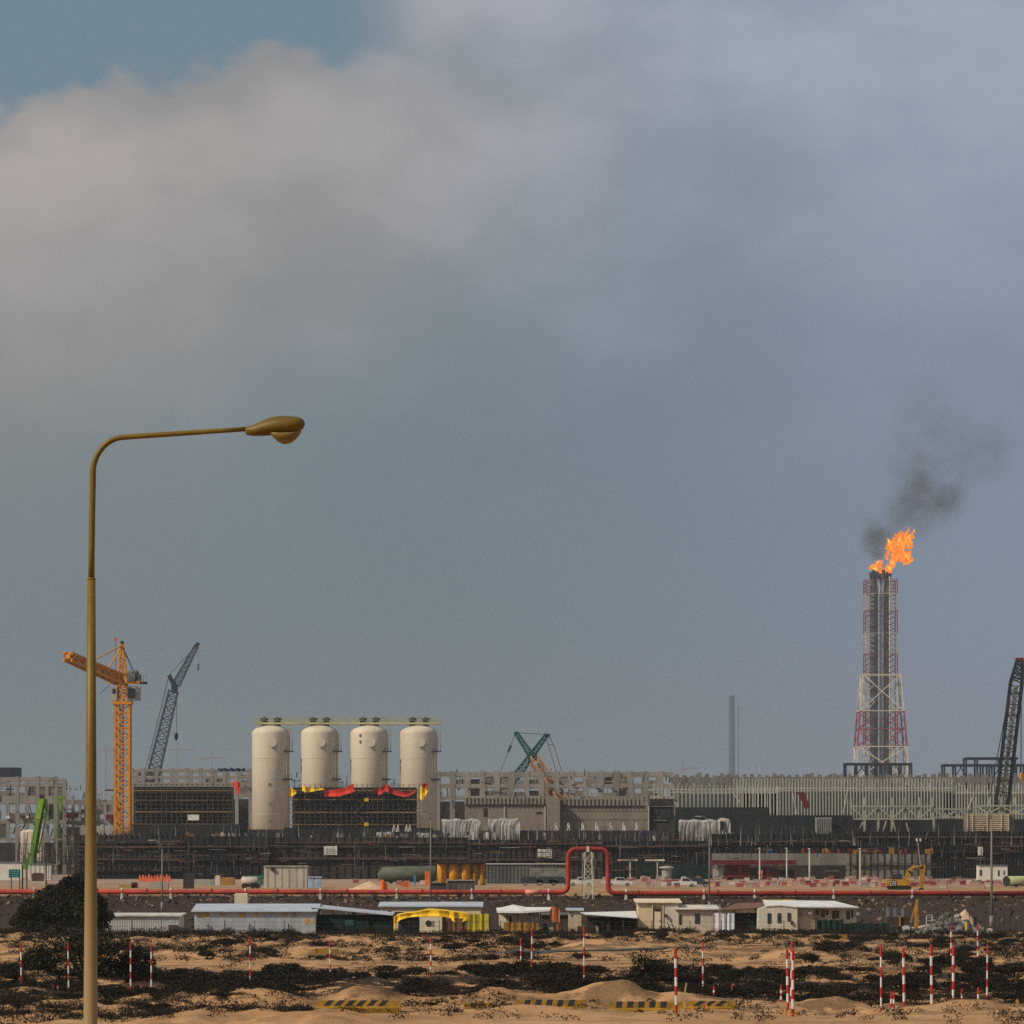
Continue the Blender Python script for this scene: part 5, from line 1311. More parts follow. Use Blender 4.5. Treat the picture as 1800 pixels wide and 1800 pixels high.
# 2 silver warehouse with lean-to
D = 408; x0, x1 = X(342, D), X(555, D); zf = Z(1602.5, D); z0 = -.1; dep = 13
r = thing('warehouse', 'long silver corrugated warehouse with a pale ridged roof and rust-stained upper wall', 'warehouse', ((x0 + x1) / 2, D + dep / 2, 0))
SIL = M('corrugated_silver', (.50, .52, .535), .55, .1, .7, streak=True)
MB().box(x0, x1, D, D + dep, z0, zf).build('wall', SIL, r)
b = MB(); k = 0
px = 343.0
while px < 554: b.pb(px, px + .8, 1603, 1643, D - .04, .05); px += 2.0
b.build('corrugation', M('corrugated_light', (.52, .56, .61), .5, .1, .7), r)
b = MB(); rn = random.Random(6)
for a, b_, q in ((346, 356, 1612), (357, 368, 1615), (386, 396, 1610), (418, 433, 1613), (446, 455, 1611), (498, 506, 1609), (514, 520, 1612), (534, 551, 1624)):
    b.pb(a, b_, 1604 if q < 1620 else 1614, q, D - .06, .05)
b.build('rust_patch', M('rust_tan', (.48, .34, .18), .9, .3, 1.5), r)
b = MB(); roof_slope(b, x0 - .3, x1 + .2, D - .4, D + dep / 2, zf + .1, zf + .72); roof_slope(b, x0 - .3, x1 + .2, D + dep + .4, D + dep / 2, zf + .1, zf + .72); b.build('roof', ROOFB, r)
for px in (366, 439, 507): MB().pb(px - .8, px + .8, 1624, 1643, D - .35, .2).build('post', DARKF, r)
D = 409.5
r = thing('net_shelter', 'dark green netted lean-to under a sloping pale roof, against the silver warehouse', 'shelter', (X(622, D), D + 4, 0))
MB().box(X(558, D), X(690, D), D + .2, D + 8, -.1, Z(1610, D)).build('net_wall', GNET, r)
b = MB(); b.add([P(545, 1594, D - .4), P(690, 1607.5, D - .4), (X(690, D), D + 9, Z(1606, D)), (X(545, D), D + 9, Z(1591, D)), P(545, 1595.6, D - .4), P(690, 1609.5, D - .4), (X(690, D), D + 9, Z(1608, D)), (X(545, D), D + 9, Z(1592.6, D))], [(0, 1, 2, 3), (7, 6, 5, 4), (0, 4, 5, 1), (1, 5, 6, 2), (2, 6, 7, 3), (3, 7, 4, 0)]); b.build('roof', ROOFB, r)
for px in (560, 600, 645, 688): MB().pb(px - .6, px + .6, 1606, 1642, D - .1, .15).build('post', BLACK, r)
MB().pb(604, 622, 1617, 1627, D + .1, .1).build('patch', M('net_patch', (.02, .075, .06), .9), r)
# 3 cream cabin behind the yellow tarp
cabin('long_cabin', 'long cream cabin with a silver roof behind the yellow tarp stall', 669, 845, 1594.5, 1640, 424, 5, BEIGE, ROOFB, .35, wins=((681, 687, 1599, 1606), (692, 708, 1602, 1612)))
solo(MB().pb(412, 435, 1572, 1602, 500, 3).pb(413, 434, 1570.5, 1572, 500.2, 2.5), 'cream_block', CREAMW, 'cream block standing behind the silver warehouse roof', 'block', (X(423, 500), 501, .0))
# 4 yellow tarp stall
D = 407
r = thing('tarp_stall', 'stall of boxes covered by a rumpled yellow tarp', 'stall', (X(775, D), D + 2, 0))
MB().pb(700, 862, 1612, 1646, D + 1.2, 3.2).build('frame', DARKF, r)
b = MB(); n = 26; vs = []; rn = random.Random(31)
prof = [(692, 1644, 1612), (694, 1634, 1611), (697, 1622, 1608.5), (704, 1617, 1607), (713, 1614, 1605.5), (722, 1612.5, 1604.5), (732, 1611.5, 1603.5), (742, 1611, 1601), (752, 1610.5, 1599), (762, 1611, 1599), (772, 1611, 1600), (782, 1612, 1601), (790, 1614, 1602), (798, 1621, 1603), (806, 1620, 1604), (814, 1620, 1605), (822, 1617, 1606)]
px_sheet(b, [(px, t_, q) for px, q, t_ in prof], D - .2, .22, .1); b.build('tarp', TARP_Y, r)
b = MB(); q = [(px, t_) for px, _, t_ in prof]
for i in range(len(q) - 1):
    a, c = q[i], q[i + 1]; b.add([P(a[0], a[1], D - .1), P(c[0], c[1], D - .1), (X(c[0], D), D + 4.2, Z(c[1] - 1, D)), (X(a[0], D), D + 4.2, Z(a[1] - 1, D)), P(a[0], a[1] + 1.2, D - .1), P(c[0], c[1] + 1.2, D - .1), (X(c[0], D), D + 4.2, Z(c[1] + .2, D)), (X(a[0], D), D + 4.2, Z(a[1] + .2, D))], [(0, 1, 2, 3), (7, 6, 5, 4), (0, 4, 5, 1), (2, 6, 7, 3)])
b.build('tarp_top', TARP_Y, r)
solo(px_sheet(MB(), [(700 + 4.1 * k, 1622 - 9 * min(1, k / 7), 1641) for k in range(10)], D + .5, .12), 'cloth_screen', M('cloth_navy', (.035, .04, .06), .9), 'dark blue cloth screen under the yellow tarp', 'cloth', P(718, 1641, D))
D = 406.4
r = thing('cooler_unit', 'white boxed cooler unit with a dark fan under the yellow tarp', 'cooler', (X(757, D), D + .5, 0))
MB().pb(737.5, 777, 1612, 1639, D, 1.0).build('casing', CREAMW, r)
b = MB(); c = P(753, 1623, D); b.tube((c[0], D - .06, c[2]), (c[0], D + .02, c[2]), .30, None, 20); b.build('fan', BLACK, r)
MB().pb(757, 763, 1619, 1628, D - .04, .05).build('grille', M('grille_grey', (.2, .19, .17)), r)
solo(px_sheet(MB(), [(778 + 4.3 * k, 1614, 1640) for k in range(11)], D + .4, .12), 'cloth_screen', M('cloth_brown', (.13, .065, .035), .9, .2, 1), 'brown cloth screen beside the cooler unit', 'cloth', P(800, 1640, D))
solo(px_sheet(MB(), [(819 + 4.0 * k, 1606 + (k % 3) * .6, 1638 + (k % 2)) for k in range(11)], D + .3, .15), 'cloth_screen', M('cloth_mustard', (.40, .33, .02), .85, .2, .8), 'mustard yellow cloth screen at the end of the tarp stall', 'cloth', P(840, 1638, D))
# 5 white hut with a pitched awning
D = 408
r = cabin('white_hut', 'small white hut with a dark doorway under a white peaked awning', 877, 928, 1602, 1641, D + 3, 3, M('hut_white', (.72, .62, .52), .8, .06, 1), ROOFW, .2, doors=())
MB().pb(895, 899, 1611, 1622, D + 2.9, .15).build('doorway', BLACK, r)
r = thing('awning', 'white peaked awning on thin posts in front of the small white hut', 'awning', (X(925, D), D, 0))
b = MB(); zr = Z(1591, D)
pk = (X(902, D), D + 2.5, Z(1590.5, D))
ring = [P(874, 1601, D - .5), P(920, 1601.5, D - .8), P(976, 1597.5, D - .6), (X(976, D), D + 4.5, Z(1595.5, D)), (X(920, D), D + 5, Z(1597, D)), (X(874, D), D + 5, Z(1598, D))]
b.add(ring + [pk, (X(925, D), D + 2.5, Z(1595, D))], [(0, 1, 6), (1, 2, 7), (1, 7, 6), (2, 3, 7), (3, 4, 7), (4, 6, 7), (4, 5, 6), (5, 0, 6)])
b.add([(x, y, z - .12) for x, y, z in ring], [(5, 4, 3, 2, 1, 0)])
b.add(ring[:3] + [(x, y, z - .2) for x, y, z in ring[:3]], [(0, 3, 4, 1), (1, 4, 5, 2)])
b.build('roof', ROOFW, r)
for px in (891, 910, 931, 950, 974): MB().tube((X(px, D), D - .3, -.1), (X(px, D), D - .3, Z(1601, D)), .045, None, 6).build('post', DARKF, r)
solo(px_sheet(MB(), [(885 + 4.4 * k, 1621.5 + (1.5 if k > 12 else 0), 1643) for k in range(15)], D - .8, .12), 'cloth_screen', M('cloth_ochre', (.26, .135, .025), .9, .2, .8), 'ochre cloth screen hung below the white awning', 'cloth', P(915, 1643, D))
solo(px_sheet(MB(), [(967, 1600, 1620), (970, 1594, 1622), (974, 1593, 1621), (978, 1594, 1622), (982, 1596, 1621), (984, 1600, 1622)], D - .7, .15), 'hung_blanket', M('cloth_rust', (.36, .12, .04), .9, .3, 1.2), 'rust orange blanket hung at the end of the white awning', 'blanket', P(975, 1622, D))
solo(MB().pb(935, 947, 1605, 1613, D + 2, .8).pb(937, 945, 1604, 1605, D + 2, .8), 'pale_box', M('box_paleblue', (.5, .54, .56), .6), 'pale blue box under the white awning', 'box', P(941, 1613, D + 2))
# 6 small hut and low canopy
cabin('small_hut', 'tiny grey-beige hut with silver roof between the white awning and the low canopy', 999, 1022, 1601, 1640, 416, 2.5, BEIGE2, ROOFB, .12, wins=((1003, 1007, 1606, 1611),))
cabin('dark_hut', 'dark brown hut half hidden behind the tiny grey-beige hut', 952, 999, 1609, 1640, 417, 2.5, M('hut_dark', (.05, .042, .036), .9, .3, 1), M('hut_roof', (.12, .11, .1), .9), .1)
D = 409
r = thing('low_canopy', 'low flat white canopy on thin dark posts, beside the beige cabins', 'canopy', (X(1075, D), D + 3, 0))
b = MB(); b.add([P(1030, 1607, D), P(1121, 1613, D), (X(1121, D), D + 7, Z(1603, D)), (X(1022, D), D + 7, Z(1605.5, D)), P(1030, 1608, D), P(1121, 1614.4, D), (X(1121, D), D + 7, Z(1605, D)), (X(1022, D), D + 7, Z(1606.5, D))], [(0, 1, 2, 3), (7, 6, 5, 4), (0, 4, 5, 1), (1, 5, 6, 2), (2, 6, 7, 3), (3, 7, 4, 0)]); b.build('roof', ROOFW, r)
for k in range(8): MB().pb(1034 + k * 12, 1035.4 + k * 12, 1609 + .6 * k, 1644, D + .3, .1).build('post', BLACK, r)
MB().pb(1032, 1120, 1612, 1644, D + 6, .2).build('back_wall', M('canopy_back', (.05, .04, .033), .9, .4, 1), r)
rn = random.Random(9)
for k in range(13):
    px = 1034 + k * 6.5; mt, nm = rn.choice(((DRED, 'dark red'), (BROWN, 'brown'), (GREYB, 'grey'), (DARKF, 'black'), (M('box_pale', (.36, .33, .29)), 'pale'))); h_ = rn.uniform(6, 17)
    solo(MB().pb(px, px + rn.uniform(3, 6), 1640 - h_, 1642, D + 2.5 + rn.random(), 1).pb(px + .5, px + 2.5, 1638.5 - h_, 1640 - h_, D + 3.4, .4), 'stored_box', mt, nm + ' box stored in the shade under the low canopy', 'box', P(px, 1642, D + 3), nm + ' boxes under the low canopy')
for k, (px, t_, q) in enumerate(((955, 1625, 1643), (965, 1630, 1643), (978, 1624, 1643), (990, 1631, 1643), (1003, 1634, 1644), (1015, 1629, 1644))):
    mt, nm = ((DARKF, 'black'), (GREYB, 'grey'), (M('cloth_rust', (.36, .12, .04)), 'rust brown'), (M('box_pale', (.36, .33, .29)), 'pale'), (DRED, 'dark red'), (BROWN, 'brown'))[k]
    solo(MB().pb(px, px + 8, t_, q, 408, .9).pb(px + 1, px + 5, t_ - 1.3, t_, 408.2, .6), 'piled_box', mt, nm + ' box piled in front of the tiny hut', 'box', P(px, q, 408))
# 7 beige cabins
r = cabin('beige_cabin', 'tall beige cabin with a pale door and a dark transom, flat roof overhanging', 1122, 1193, 1587.5, 1641, 410, 6, BEIGE, TRIM, .25, .3, doors=((1149.5, 1161.5, 1596, 1639),))
MB().pb(1150.5, 1160.5, 1597, 1601.5, 409.9, .06).build('transom', BLACK, r)
MB().pb(1146, 1147.5, 1590, 1640, 409.85, .1).pb(1165, 1166.4, 1590, 1640, 409.85, .1).build('corner_strip', TRIM, r)
MB().pb(1168, 1192, 1590, 1640, 409.93, .06).build('pale_panel', M('cabin_pale', (.55, .50, .44), .8, .12, 1), r)
MB().pb(1168, 1173, 1607, 1611, 409.6, .3).build('wall_box', DARKF, r)
solo(MB().bar(P(1173, 1621, 409), P(1182, 1642, 409), .1).bar(P(1179, 1618, 409), P(1188, 1642, 409), .1).bar(P(1175, 1626, 409), P(1184, 1626, 409), .06).bar(P(1178, 1634, 409), P(1186, 1634, 409), .06), 'leaning_ladder', BROWN, 'dark wooden ladder leaning on the tall beige cabin', 'ladder', P(1183, 1642, 409))
cabin('low_beige_cabin', 'lower grey-beige cabin with one small blue window', 1192, 1257, 1599, 1641, 409, 5, BEIGE2, M('roof_bone', (.55, .52, .45), .7), .28, .4, wins=((1221.5, 1230, 1606, 1623.5), (1193.5, 1198, 1608, 1625)), frame=M('frame_dark', (.05, .06, .07)))
# 8 white cloths, green net and brown roof between the cabins
D = 408.5
for k, (a, b_, mt, lab) in enumerate(((1253, 1276, M('cloth_white', (.60, .56, .58), .85, .12, .8), 'wide white cloth screen between the beige and cream cabins'), (1278, 1291, M('cloth_bluewhite', (.50, .54, .60), .85, .12, .8), 'narrow bluish white cloth screen beside the black opening'))):
    solo(px_sheet(MB(), [(a + (b_ - a) * j / 7, 1605 - (j % 2) * .5, 1640) for j in range(8)], D, .1), 'cloth_screen', mt, lab, 'cloth', P((a + b_) / 2, 1640, D))
r = thing('open_porch', 'dark open porch under a rusty brown sheet roof beside the cream cabin', 'porch', (X(1310, D), D + 2, 0))
MB().pb(1292, 1334, 1605, 1642, D + 1, 4).build('inner_wall', M('porch_dark', (.035, .033, .03), .9, .3, 1), r)
MB().pb(1318, 1332, 1606, 1640, D + .8, .1).build('net_panel', GNET, r)
MB().pb(1262, 1334, 1599.5, 1604.5, D + .3, .2).build('fascia', M('fascia_cream', (.56, .47, .33)), r)
b = MB(); b.add([P(1264, 1599.5, D - .2), P(1352, 1594, D - .2), (X(1352, D), D + 6, Z(1587, D)), (X(1300, D), D + 6, Z(1589, D)), P(1264, 1600.6, D - .2), P(1352, 1595.2, D - .2), (X(1352, D), D + 6, Z(1588, D)), (X(1300, D), D + 6, Z(1590, D))], [(0, 1, 2, 3), (7, 6, 5, 4), (0, 4, 5, 1), (1, 5, 6, 2), (2, 6, 7, 3), (3, 7, 4, 0)]); b.build('roof', M('rust_sheet', (.15, .085, .05), .9, .3, 1.2), r)
for px in (1291.5, 1317, 1332): MB().pb(px - .5, px + .5, 1601, 1641, D + .1, .12).build('post', BLACK, r)
# 9 cream cabin with white shallow roof
D = 406
z0 = -.1
r = thing('cream_cabin', 'large cream cabin with a shallow white roof, bowed gable and dark paired windows', 'cabin', (X(1420, D), D + 5, 0))
b = MB(); n = 10
arcp = [(1333.5 + 68.5 * k / n, 1597.5 - 6.2 * sin(pi * k / n)) for k in range(n + 1)]
b.prism([(X(1333.5, D), z0)] + [(X(px, D), Z(py, D)) for px, py in arcp] + [(X(1402, D), z0)], D, D + 9); b.build('gable_wall', M('cabin_grey_cream', (.55, .50, .41), .8, .1, .8, streak=True), r)
MB().box(X(1402, D), X(1432, D), D + .8, D + 9, z0, Z(1593, D)).build('wall', BEIGE, r)
MB().box(X(1432, D), X(1508.5, D), D + 2.2, D + 9, z0, Z(1595, D)).build('wall', CREAMW, r)
b = MB(); b.add([P(1400, 1593.4, D - .1), (X(1512, D), D + 1.7, Z(1594.8, D)), (X(1480, D), D + 10, Z(1585.5, D)), (X(1352, D), D + 10, Z(1584, D)), (X(1345, D), D - .1, Z(1591.5, D)), (X(1372, D), D - .1, Z(1590, D))], [(0, 1, 2, 3, 4, 5)])
bv = [(x, y, z - .12) for x, y, z in b.v]; b.add(bv, [(5, 4, 3, 2, 1, 0)]); b.add(b.v[:6] + bv, [(i, 6 + i, 6 + (i + 1) % 6, (i + 1) % 6) for i in range(6)])
b.build('roof', ROOFW, r)
MB().pb(1340, 1400, 1581.5, 1583.6, D + 9.7, .3).build('roof_trim', M('trim_yellow', (.55, .42, .10), .7), r)
for a, b_, t_, q, dy in ((1349, 1355.5, 1605, 1623, 0), (1366.5, 1373, 1605, 1622, 0), (1384, 1390, 1604.5, 1619, 0), (1435, 1439, 1600, 1608, 2.2), (1444, 1450, 1600, 1612, 2.2), (1452, 1456, 1600, 1609, 2.2), (1463, 1469, 1601, 1615, 2.2), (1470, 1475, 1601, 1614, 2.2), (1488, 1494, 1601, 1616, 2.2), (1496, 1500, 1600, 1613, 2.2)):
    w = MB().pb(a, b_, t_, q, D + dy - .06, .07).build('window', M('frame_olive', (.10, .09, .06), .8), r)
    MB().pb(a + .8, b_ - .8, t_ + .8, q - .8, D + dy - .08, .05).build('pane', GLASS, w)
MB().pb(1390, 1394, 1619, 1625, D - .2, .2).build('wall_box', DARKF, r)
for x_, y_, d_ in ((1408, 1603, 406.75), (1421, 1603, 406.75), (1478, 1617, 408.15), (1505, 1604, 408.15)):
    MB().pb(x_, x_ + 6, y_, y_ + 5, d_ - .45, .45).pb(x_ + .8, x_ + 4, y_ + .8, y_ + 4.2, d_ - .47, .03).build('air_conditioner', GREYB, r)
for x_ in (1401.2, 1431.2): MB().pb(x_, x_ + .9, 1593.5, 1641, 405.9 if x_ < 1410 else 406.7, .08).build('downpipe', GREYB, r)
# green net fences with posts in front of it
for a, b_, t_, q, D, lab in ((1333, 1440, 1640, 1652, 400, 'low dark green net along the foot of the cream cabin'), (1437, 1482, 1617, 1645, 401, 'tall dark green net panel before the paired windows'), (1480, 1562, 1623, 1645, 403, 'long dark green net fence leading to the scrap machine')):
    r = thing('net_fence', lab, 'fence', (X((a + b_) / 2, D), D, 0), kind='thing'); b = MB(); px_sheet(b, [(a + (b_ - a) * k / 14, t_ + .8 * sin(k * 1.3), q) for k in range(15)], D, .1, .04); b.build('net', GNET, r)
    for k in range(4): px = a + (b_ - a) * k / 3; MB().tube((X(px, D), D + .2, -.3), (X(px, D), D + .2, Z(t_ - 2, D)), .05, None, 6).build('post', DARKF, r)
# wire fence along the whole row
D = 403
r = thing('wire_fence', 'long wire fence on thin dark posts in front of the cabin row', 'fence', (0, D, 0), kind='thing')
WIRE = M('fence_wire', (.06, .06, .06), .6)
pxs = [170, 232, 284, 340, 395, 448, 500, 556, 610, 664, 718, 772, 826, 880, 934, 988, 1042, 1096, 1146, 1213, 1268, 1322, 1352, 1378, 1404, 1429, 1474, 1530, 1575, 1612, 1659, 1704, 1731, 1749, 1757.5, 1766, 1775.5, 1795, 1820]
for px in pxs:
    x_ = X(px, D); MB().tube((x_, D, hz(x_, D) - .3), (x_, D, Z(1618 if px < 1600 else 1600, D)), .035, None, 6).build('post', DARKF, r)
for k, zz in enumerate((.35, .8, 1.25)):
    b = MB(); b.bar((X(170, D), D - .04, zz), (X(1820, D), D - .04, zz), .02); b.build('wire', WIRE, r)
# yellow road barricades by the fence
def barricade(label, a, b_, t_, q, D):
    r = thing('yellow_barricade', label, 'barricade', (X((a + b_) / 2, D), D, hz(X((a + b_) / 2, D), D)), 'yellow barricades along the road')
    MB().pb(a, b_, t_, t_ + (q - t_) * .45, D, .2).build('rail', M('barricade_yellow', (.28, .155, .010), .7, .25, 1), r)
    for px in (a + 1, b_ - 3): MB().pb(px, px + 2.2, t_ - 1, q, D - .05, .3).build('leg', M('barricade_yellow', (.28, .155, .010)), r)


barricade('yellow barricade at the foot of the cream cabin', 1371, 1410, 1642, 1656, 385); barricade('yellow barricade before the tall green net panel', 1453, 1490, 1643, 1657, 380)
barricade('yellow barricade at the end of the long green net fence', 1530, 1560, 1644, 1652, 390); barricade('yellow barricade in the scrub beneath the net shelter', 553, 594, 1668, 1686, 322)
barricade('yellow barricade in the scrub beside the silver warehouse, half buried', 364, 378, 1668, 1684, 330); barricade('tiny yellow barricade beside a marker pole below the warehouse', 471, 479, 1674, 1684, 330)
barricade('yellow barricade below the white cloth screens', 1290, 1300, 1643, 1653, 392)

# scrap corner right of the cabins
D = 418
r = thing('scrap_machine', 'old drilling machine with slanting orange booms behind the rubble', 'machine', (X(1590, D), D, 0))
MB().pb(1560, 1600, 1612, 1640, D, 3).build('body', M('machine_dark', (.05, .035, .03), .9, .4, 1), r)
b = MB(); b._bar(P(1600, 1622, D), P(1611, 1590, D), .22, .2); b.build('boom', M('boom_rust', (.35, .15, .03), .8, .3, 1), r)
b = MB(); b._bar(P(1609, 1632, D - .3), P(1612, 1581, D - .3), .2, .25); b._bar(P(1613, 1640, D - .3), P(1613, 1584, D - .3), .12, .2); b.build('mast', M('boom_ochre', (.42, .21, .03), .8, .2, 1), r)
MB().pb(1581, 1583, 1611, 1628, D - .2, .2).build('orange_post', M('boom_ochre', (.42, .21, .03)), r)
for k, (a, b_, t_) in enumerate(((1555, 1562, 1594), (1568, 1575, 1596), (1581, 1588, 1597))): 
    solo(MB().prism([(X(a, 420), -.1), (X(b_, 420), -.1), (X(b_ + 1, 420), Z(t_, 420)), (X(a + 3, 420), Z(t_, 420))], 420 - .1, 420.1), 'leaning_sheet', M('sheet_blue_grey', (.16, .18, .20), .6, .3, 1), 'blue-grey metal sheet leaning behind the scrap machine', 'sheet', P(a + 3, 1637, 420), 'metal sheets behind the scrap machine')
heap('pointed pale sand heap behind the rubble beside the light pole', 1690, 1632, 3.0, 2.3, 425, -.1, 5)
heap('long low sand bank before the stony slope, next to the pointed heap', 1655, 1632, 4.2, .95, 438, -.1, 9)
r = thing('cage_frame', 'small white wire cage standing on the sand by the scrap machine', 'cage', (X(1634, 417), 417, 0))
b = MB()
for a in (1629, 1639):
    for dy in (0, .6): b.bar((X(a, 417), 417 + dy, -.1), (X(a, 417), 417 + dy, Z(1608.5, 417)), .05)
for py in (1608.5, 1613, 1618): b.bar(P(1629, py, 417), P(1639, py, 417), .05); b.bar(P(1629, py, 417.6), P(1639, py, 417.6), .05)
b.build('wire_frame', M('cage_white', (.5, .5, .46), .6), r)
# rubble
def rubble():
    rn = random.Random(13); b = MB(); b2 = MB()
    for k in range(620):
        px = rn.uniform(1560, 1730); D = rn.uniform(404, 415); x = X(px, D); h_ = 1.9 * math.exp(-((px - 1672) / 40) ** 2) * (1 - abs(D - 411) / 9) * rn.random() ** .5
        q = rn.uniform(.08, .30); t = b if rn.random() < .7 else b2
        c = Vector((x, D, hz(x, D) + h_)); rot = Matrix.Rotation(rn.random() * 6, 3, Vector((rn.random() - .5, rn.random() - .5, rn.random() + .1)).normalized())
        vs = [c + rot @ Vector((sx * q, sy * q * rn.uniform(.5, 1), sz * q * rn.uniform(.4, .9))) for sz in (-1, 1) for sy in (-1, 1) for sx in (-1, 1)]
        t.add(vs, [(0, 2, 3, 1), (4, 5, 7, 6), (0, 1, 5, 4), (2, 6, 7, 3), (0, 4, 6, 2), (1, 3, 7, 5)])
    for t, mt, l in ((b, M('rubble_grey', (.10, .10, .10), .95, .4, 3), 'dark grey rubble heaped before the sand heap'), (b2, M('rubble_pale', (.27, .24, .21), .95, .3, 3), 'pale broken blocks among the dark rubble')):
        o = t.build('rubble', mt); o['kind'] = 'stuff'; o['label'] = l; o['category'] = 'rubble'


rubble()


def bank_rocks():
    rn = random.Random(23); sets = [(MB(), M('rock_dark', (.045, .032, .027), .95, .4, 3), 'dark stones on the slope under the pipeline'), (MB(), M('rock_tan', (.19, .13, .09), .95, .3, 3), 'tan stones on the slope under the pipeline')]
    for k in range(1500):
        D = rn.uniform(590, 608) if rn.random() < .7 else rn.uniform(425, 590); x = rn.uniform(-.14, .14) * D; q = rn.uniform(.08, .3) * (1.3 if rn.random() < .1 else 1)
        b = sets[0 if rn.random() < .68 else 1][0]; c = Vector((x, D, hz(x, D) + q * .3)); rot = Matrix.Rotation(rn.random() * 6, 3, Vector((rn.random() - .5, rn.random() - .5, rn.random() + .1)).normalized())
        vs = [c + rot @ Vector((sx * q * rn.uniform(.7, 1.3), sy * q * rn.uniform(.5, 1), sz * q * rn.uniform(.4, .8))) for sz in (-1, 1) for sy in (-1, 1) for sx in (-1, 1)]
        b.add(vs, [(0, 2, 3, 1), (4, 5, 7, 6), (0, 1, 5, 4), (2, 6, 7, 3), (0, 4, 6, 2), (1, 3, 7, 5)])
    for b, mt, l in sets:
        o = b.build('stones', mt); o['kind'] = 'stuff'; o['label'] = l; o['category'] = 'stones'


bank_rocks()
for k, (px, w, t_, mt, lab) in enumerate(((1556, 4, 1629, WHITE, 'thin white post end sticking out of the rubble'), (1587, 12, 1628, M('box_paleblue', (.5, .54, .56)), 'pale blue tray lying on the rubble'), (1697, 3, 1621, TARP_Y, 'small yellow marker among the rubble'), (1712, 6, 1612, BLACK, 'black drum standing behind the rubble'), (1736, 9, 1633, SUP, 'cream block at the foot of the tall light pole'))):
    solo(MB().pb(px, px + w, t_, 1641, 405 + (k == 3) * 8, .6).pb(px + w * .2, px + w * .7, t_ - 1, t_, 405.1 + (k == 3) * 8, .4), ('post_end', 'tray', 'yellow_marker', 'drum', 'concrete_block')[k], mt, lab, ('post', 'tray', 'marker', 'drum', 'block')[k], P(px, 1641, 405))

# ------------------------------------------------------------------ foliage
def leaf_cloud(mb, c, rx, ry, rz, n, size, rn, low=0.0, shell=.45):
    for _ in range(n):
        while True:
            v = Vector((rn.uniform(-1, 1), rn.uniform(-1, 1), rn.uniform(-1 if not low else -.2, 1)))
            if shell * rn.random() < v.length <= 1: break
        p = Vector((c[0] + v.x * rx, c[1] + v.y * ry, c[2] + v.z * rz))
        if p.z < low: p.z = low + rn.random() * .1
        a = Vector((rn.uniform(-1, 1), rn.uniform(-1, 1), rn.uniform(-.3, 1))).normalized(); b_ = a.cross(Vector((rn.uniform(-1, 1), rn.uniform(-1, 1), .2))).normalized()
        q = size * rn.uniform(.5, 1.5)
        mb.add([p - b_ * q * .35, p + a * q * .5 - b_ * q * .1, p + a * q + b_ * q * .1, p + b_ * q * .35 + a * q * .3], [(0, 1, 2, 3)])


LEAF_D = M('leaf_dark', (.0105, .011, .0045), .9, .35, 1.2); LEAF_B = M('leaf_brown', (.017, .0105, .006), .95, .35, 1.0); TWIG = M('twig', (.03, .02, .013), .95, .3, 2)


def tree(name, label, px, foot, D, w, h, blobs, seed, size=.42, n=900, leaf=None, cat='tree'):
    rn = random.Random(seed); x = X(px, D); z = hz(x, D); r = thing(name, label, cat, (x, D, z))
    b = MB()
    for k in range(6):
        a = rn.uniform(0, 6.28); q = Vector((x + cos(a) * w * .33, D + sin(a) * w * .25, z + h * rn.uniform(.55, .85))); m_ = Vector((x + cos(a) * w * .08, D, z + h * .3))
        b.tube((x + cos(a) * .15, D, z - .2), m_, .16, .11, 7); b.tube(m_, q, .11, .03, 6)
        b.tube(m_.lerp(q, .5), q + Vector((rn.uniform(-1, 1), rn.uniform(-1, 1), .4)) * w * .1, .06, .02, 5)
    b.build('trunk', TWIG, r)
    b = MB()
    for bx, bz, rx, rz in blobs:
        leaf_cloud(b, (x + bx * w, D + rn.uniform(-.15, .15) * w, z + bz * h), rx * w, rx * w * .9, rz * h, n, size, rn, low=z + .05)
    b.build('crown', M('tree_leaf', (.022, .024, .010), .9, .55, .55), r)
    return r


tree('desert_tree', 'big dark bushy tree behind the street lamp pole, beside the low white shed', 108, 1640, 402, 10.4, 5.9,
     ((-.36, .22, .11, .20), (-.28, .40, .12, .20), (-.17, .55, .12, .22), (-.20, .28, .16, .26), (-.05, .62, .11, .22), (-.04, .36, .15, .30), (.07, .80, .085, .17), (.12, .62, .12, .26), (.14, .92, .05, .10), (.10, .30, .16, .28),
      (.24, .60, .11, .24), (.25, .34, .14, .28), (.34, .46, .09, .20), (.38, .26, .10, .22), (.45, .30, .05, .10), (-.45, .18, .05, .10), (.0, .14, .30, .14), (.3, .13, .16, .13), (-.28, .12, .16, .12), (-.11, .72, .05, .10), (.20, .80, .05, .12)), 5, .27, 900)
tree('desert_tree', 'broad dark bush with low boughs around the street lamp pole foot, behind striped poles', 150, 1742, 246, 8.2, 3.6,
     ((-.34, .35, .14, .34), (-.16, .5, .2, .42), (.05, .62, .18, .38), (.22, .5, .18, .40), (.38, .36, .13, .32), (0, .25, .38, .25), (.2, .2, .26, .2), (.45, .2, .08, .18)), 6, .19, 1200)
tree('desert_tree', 'small dark green tree with an open crown standing beside the sand track', 1133, 1745, 238, 1.9, 2.1, ((-.1, .75, .3, .25), (.25, .62, .3, .25), (-.25, .5, .2, .2), (.15, .3, .25, .25)), 8, .17, 260)


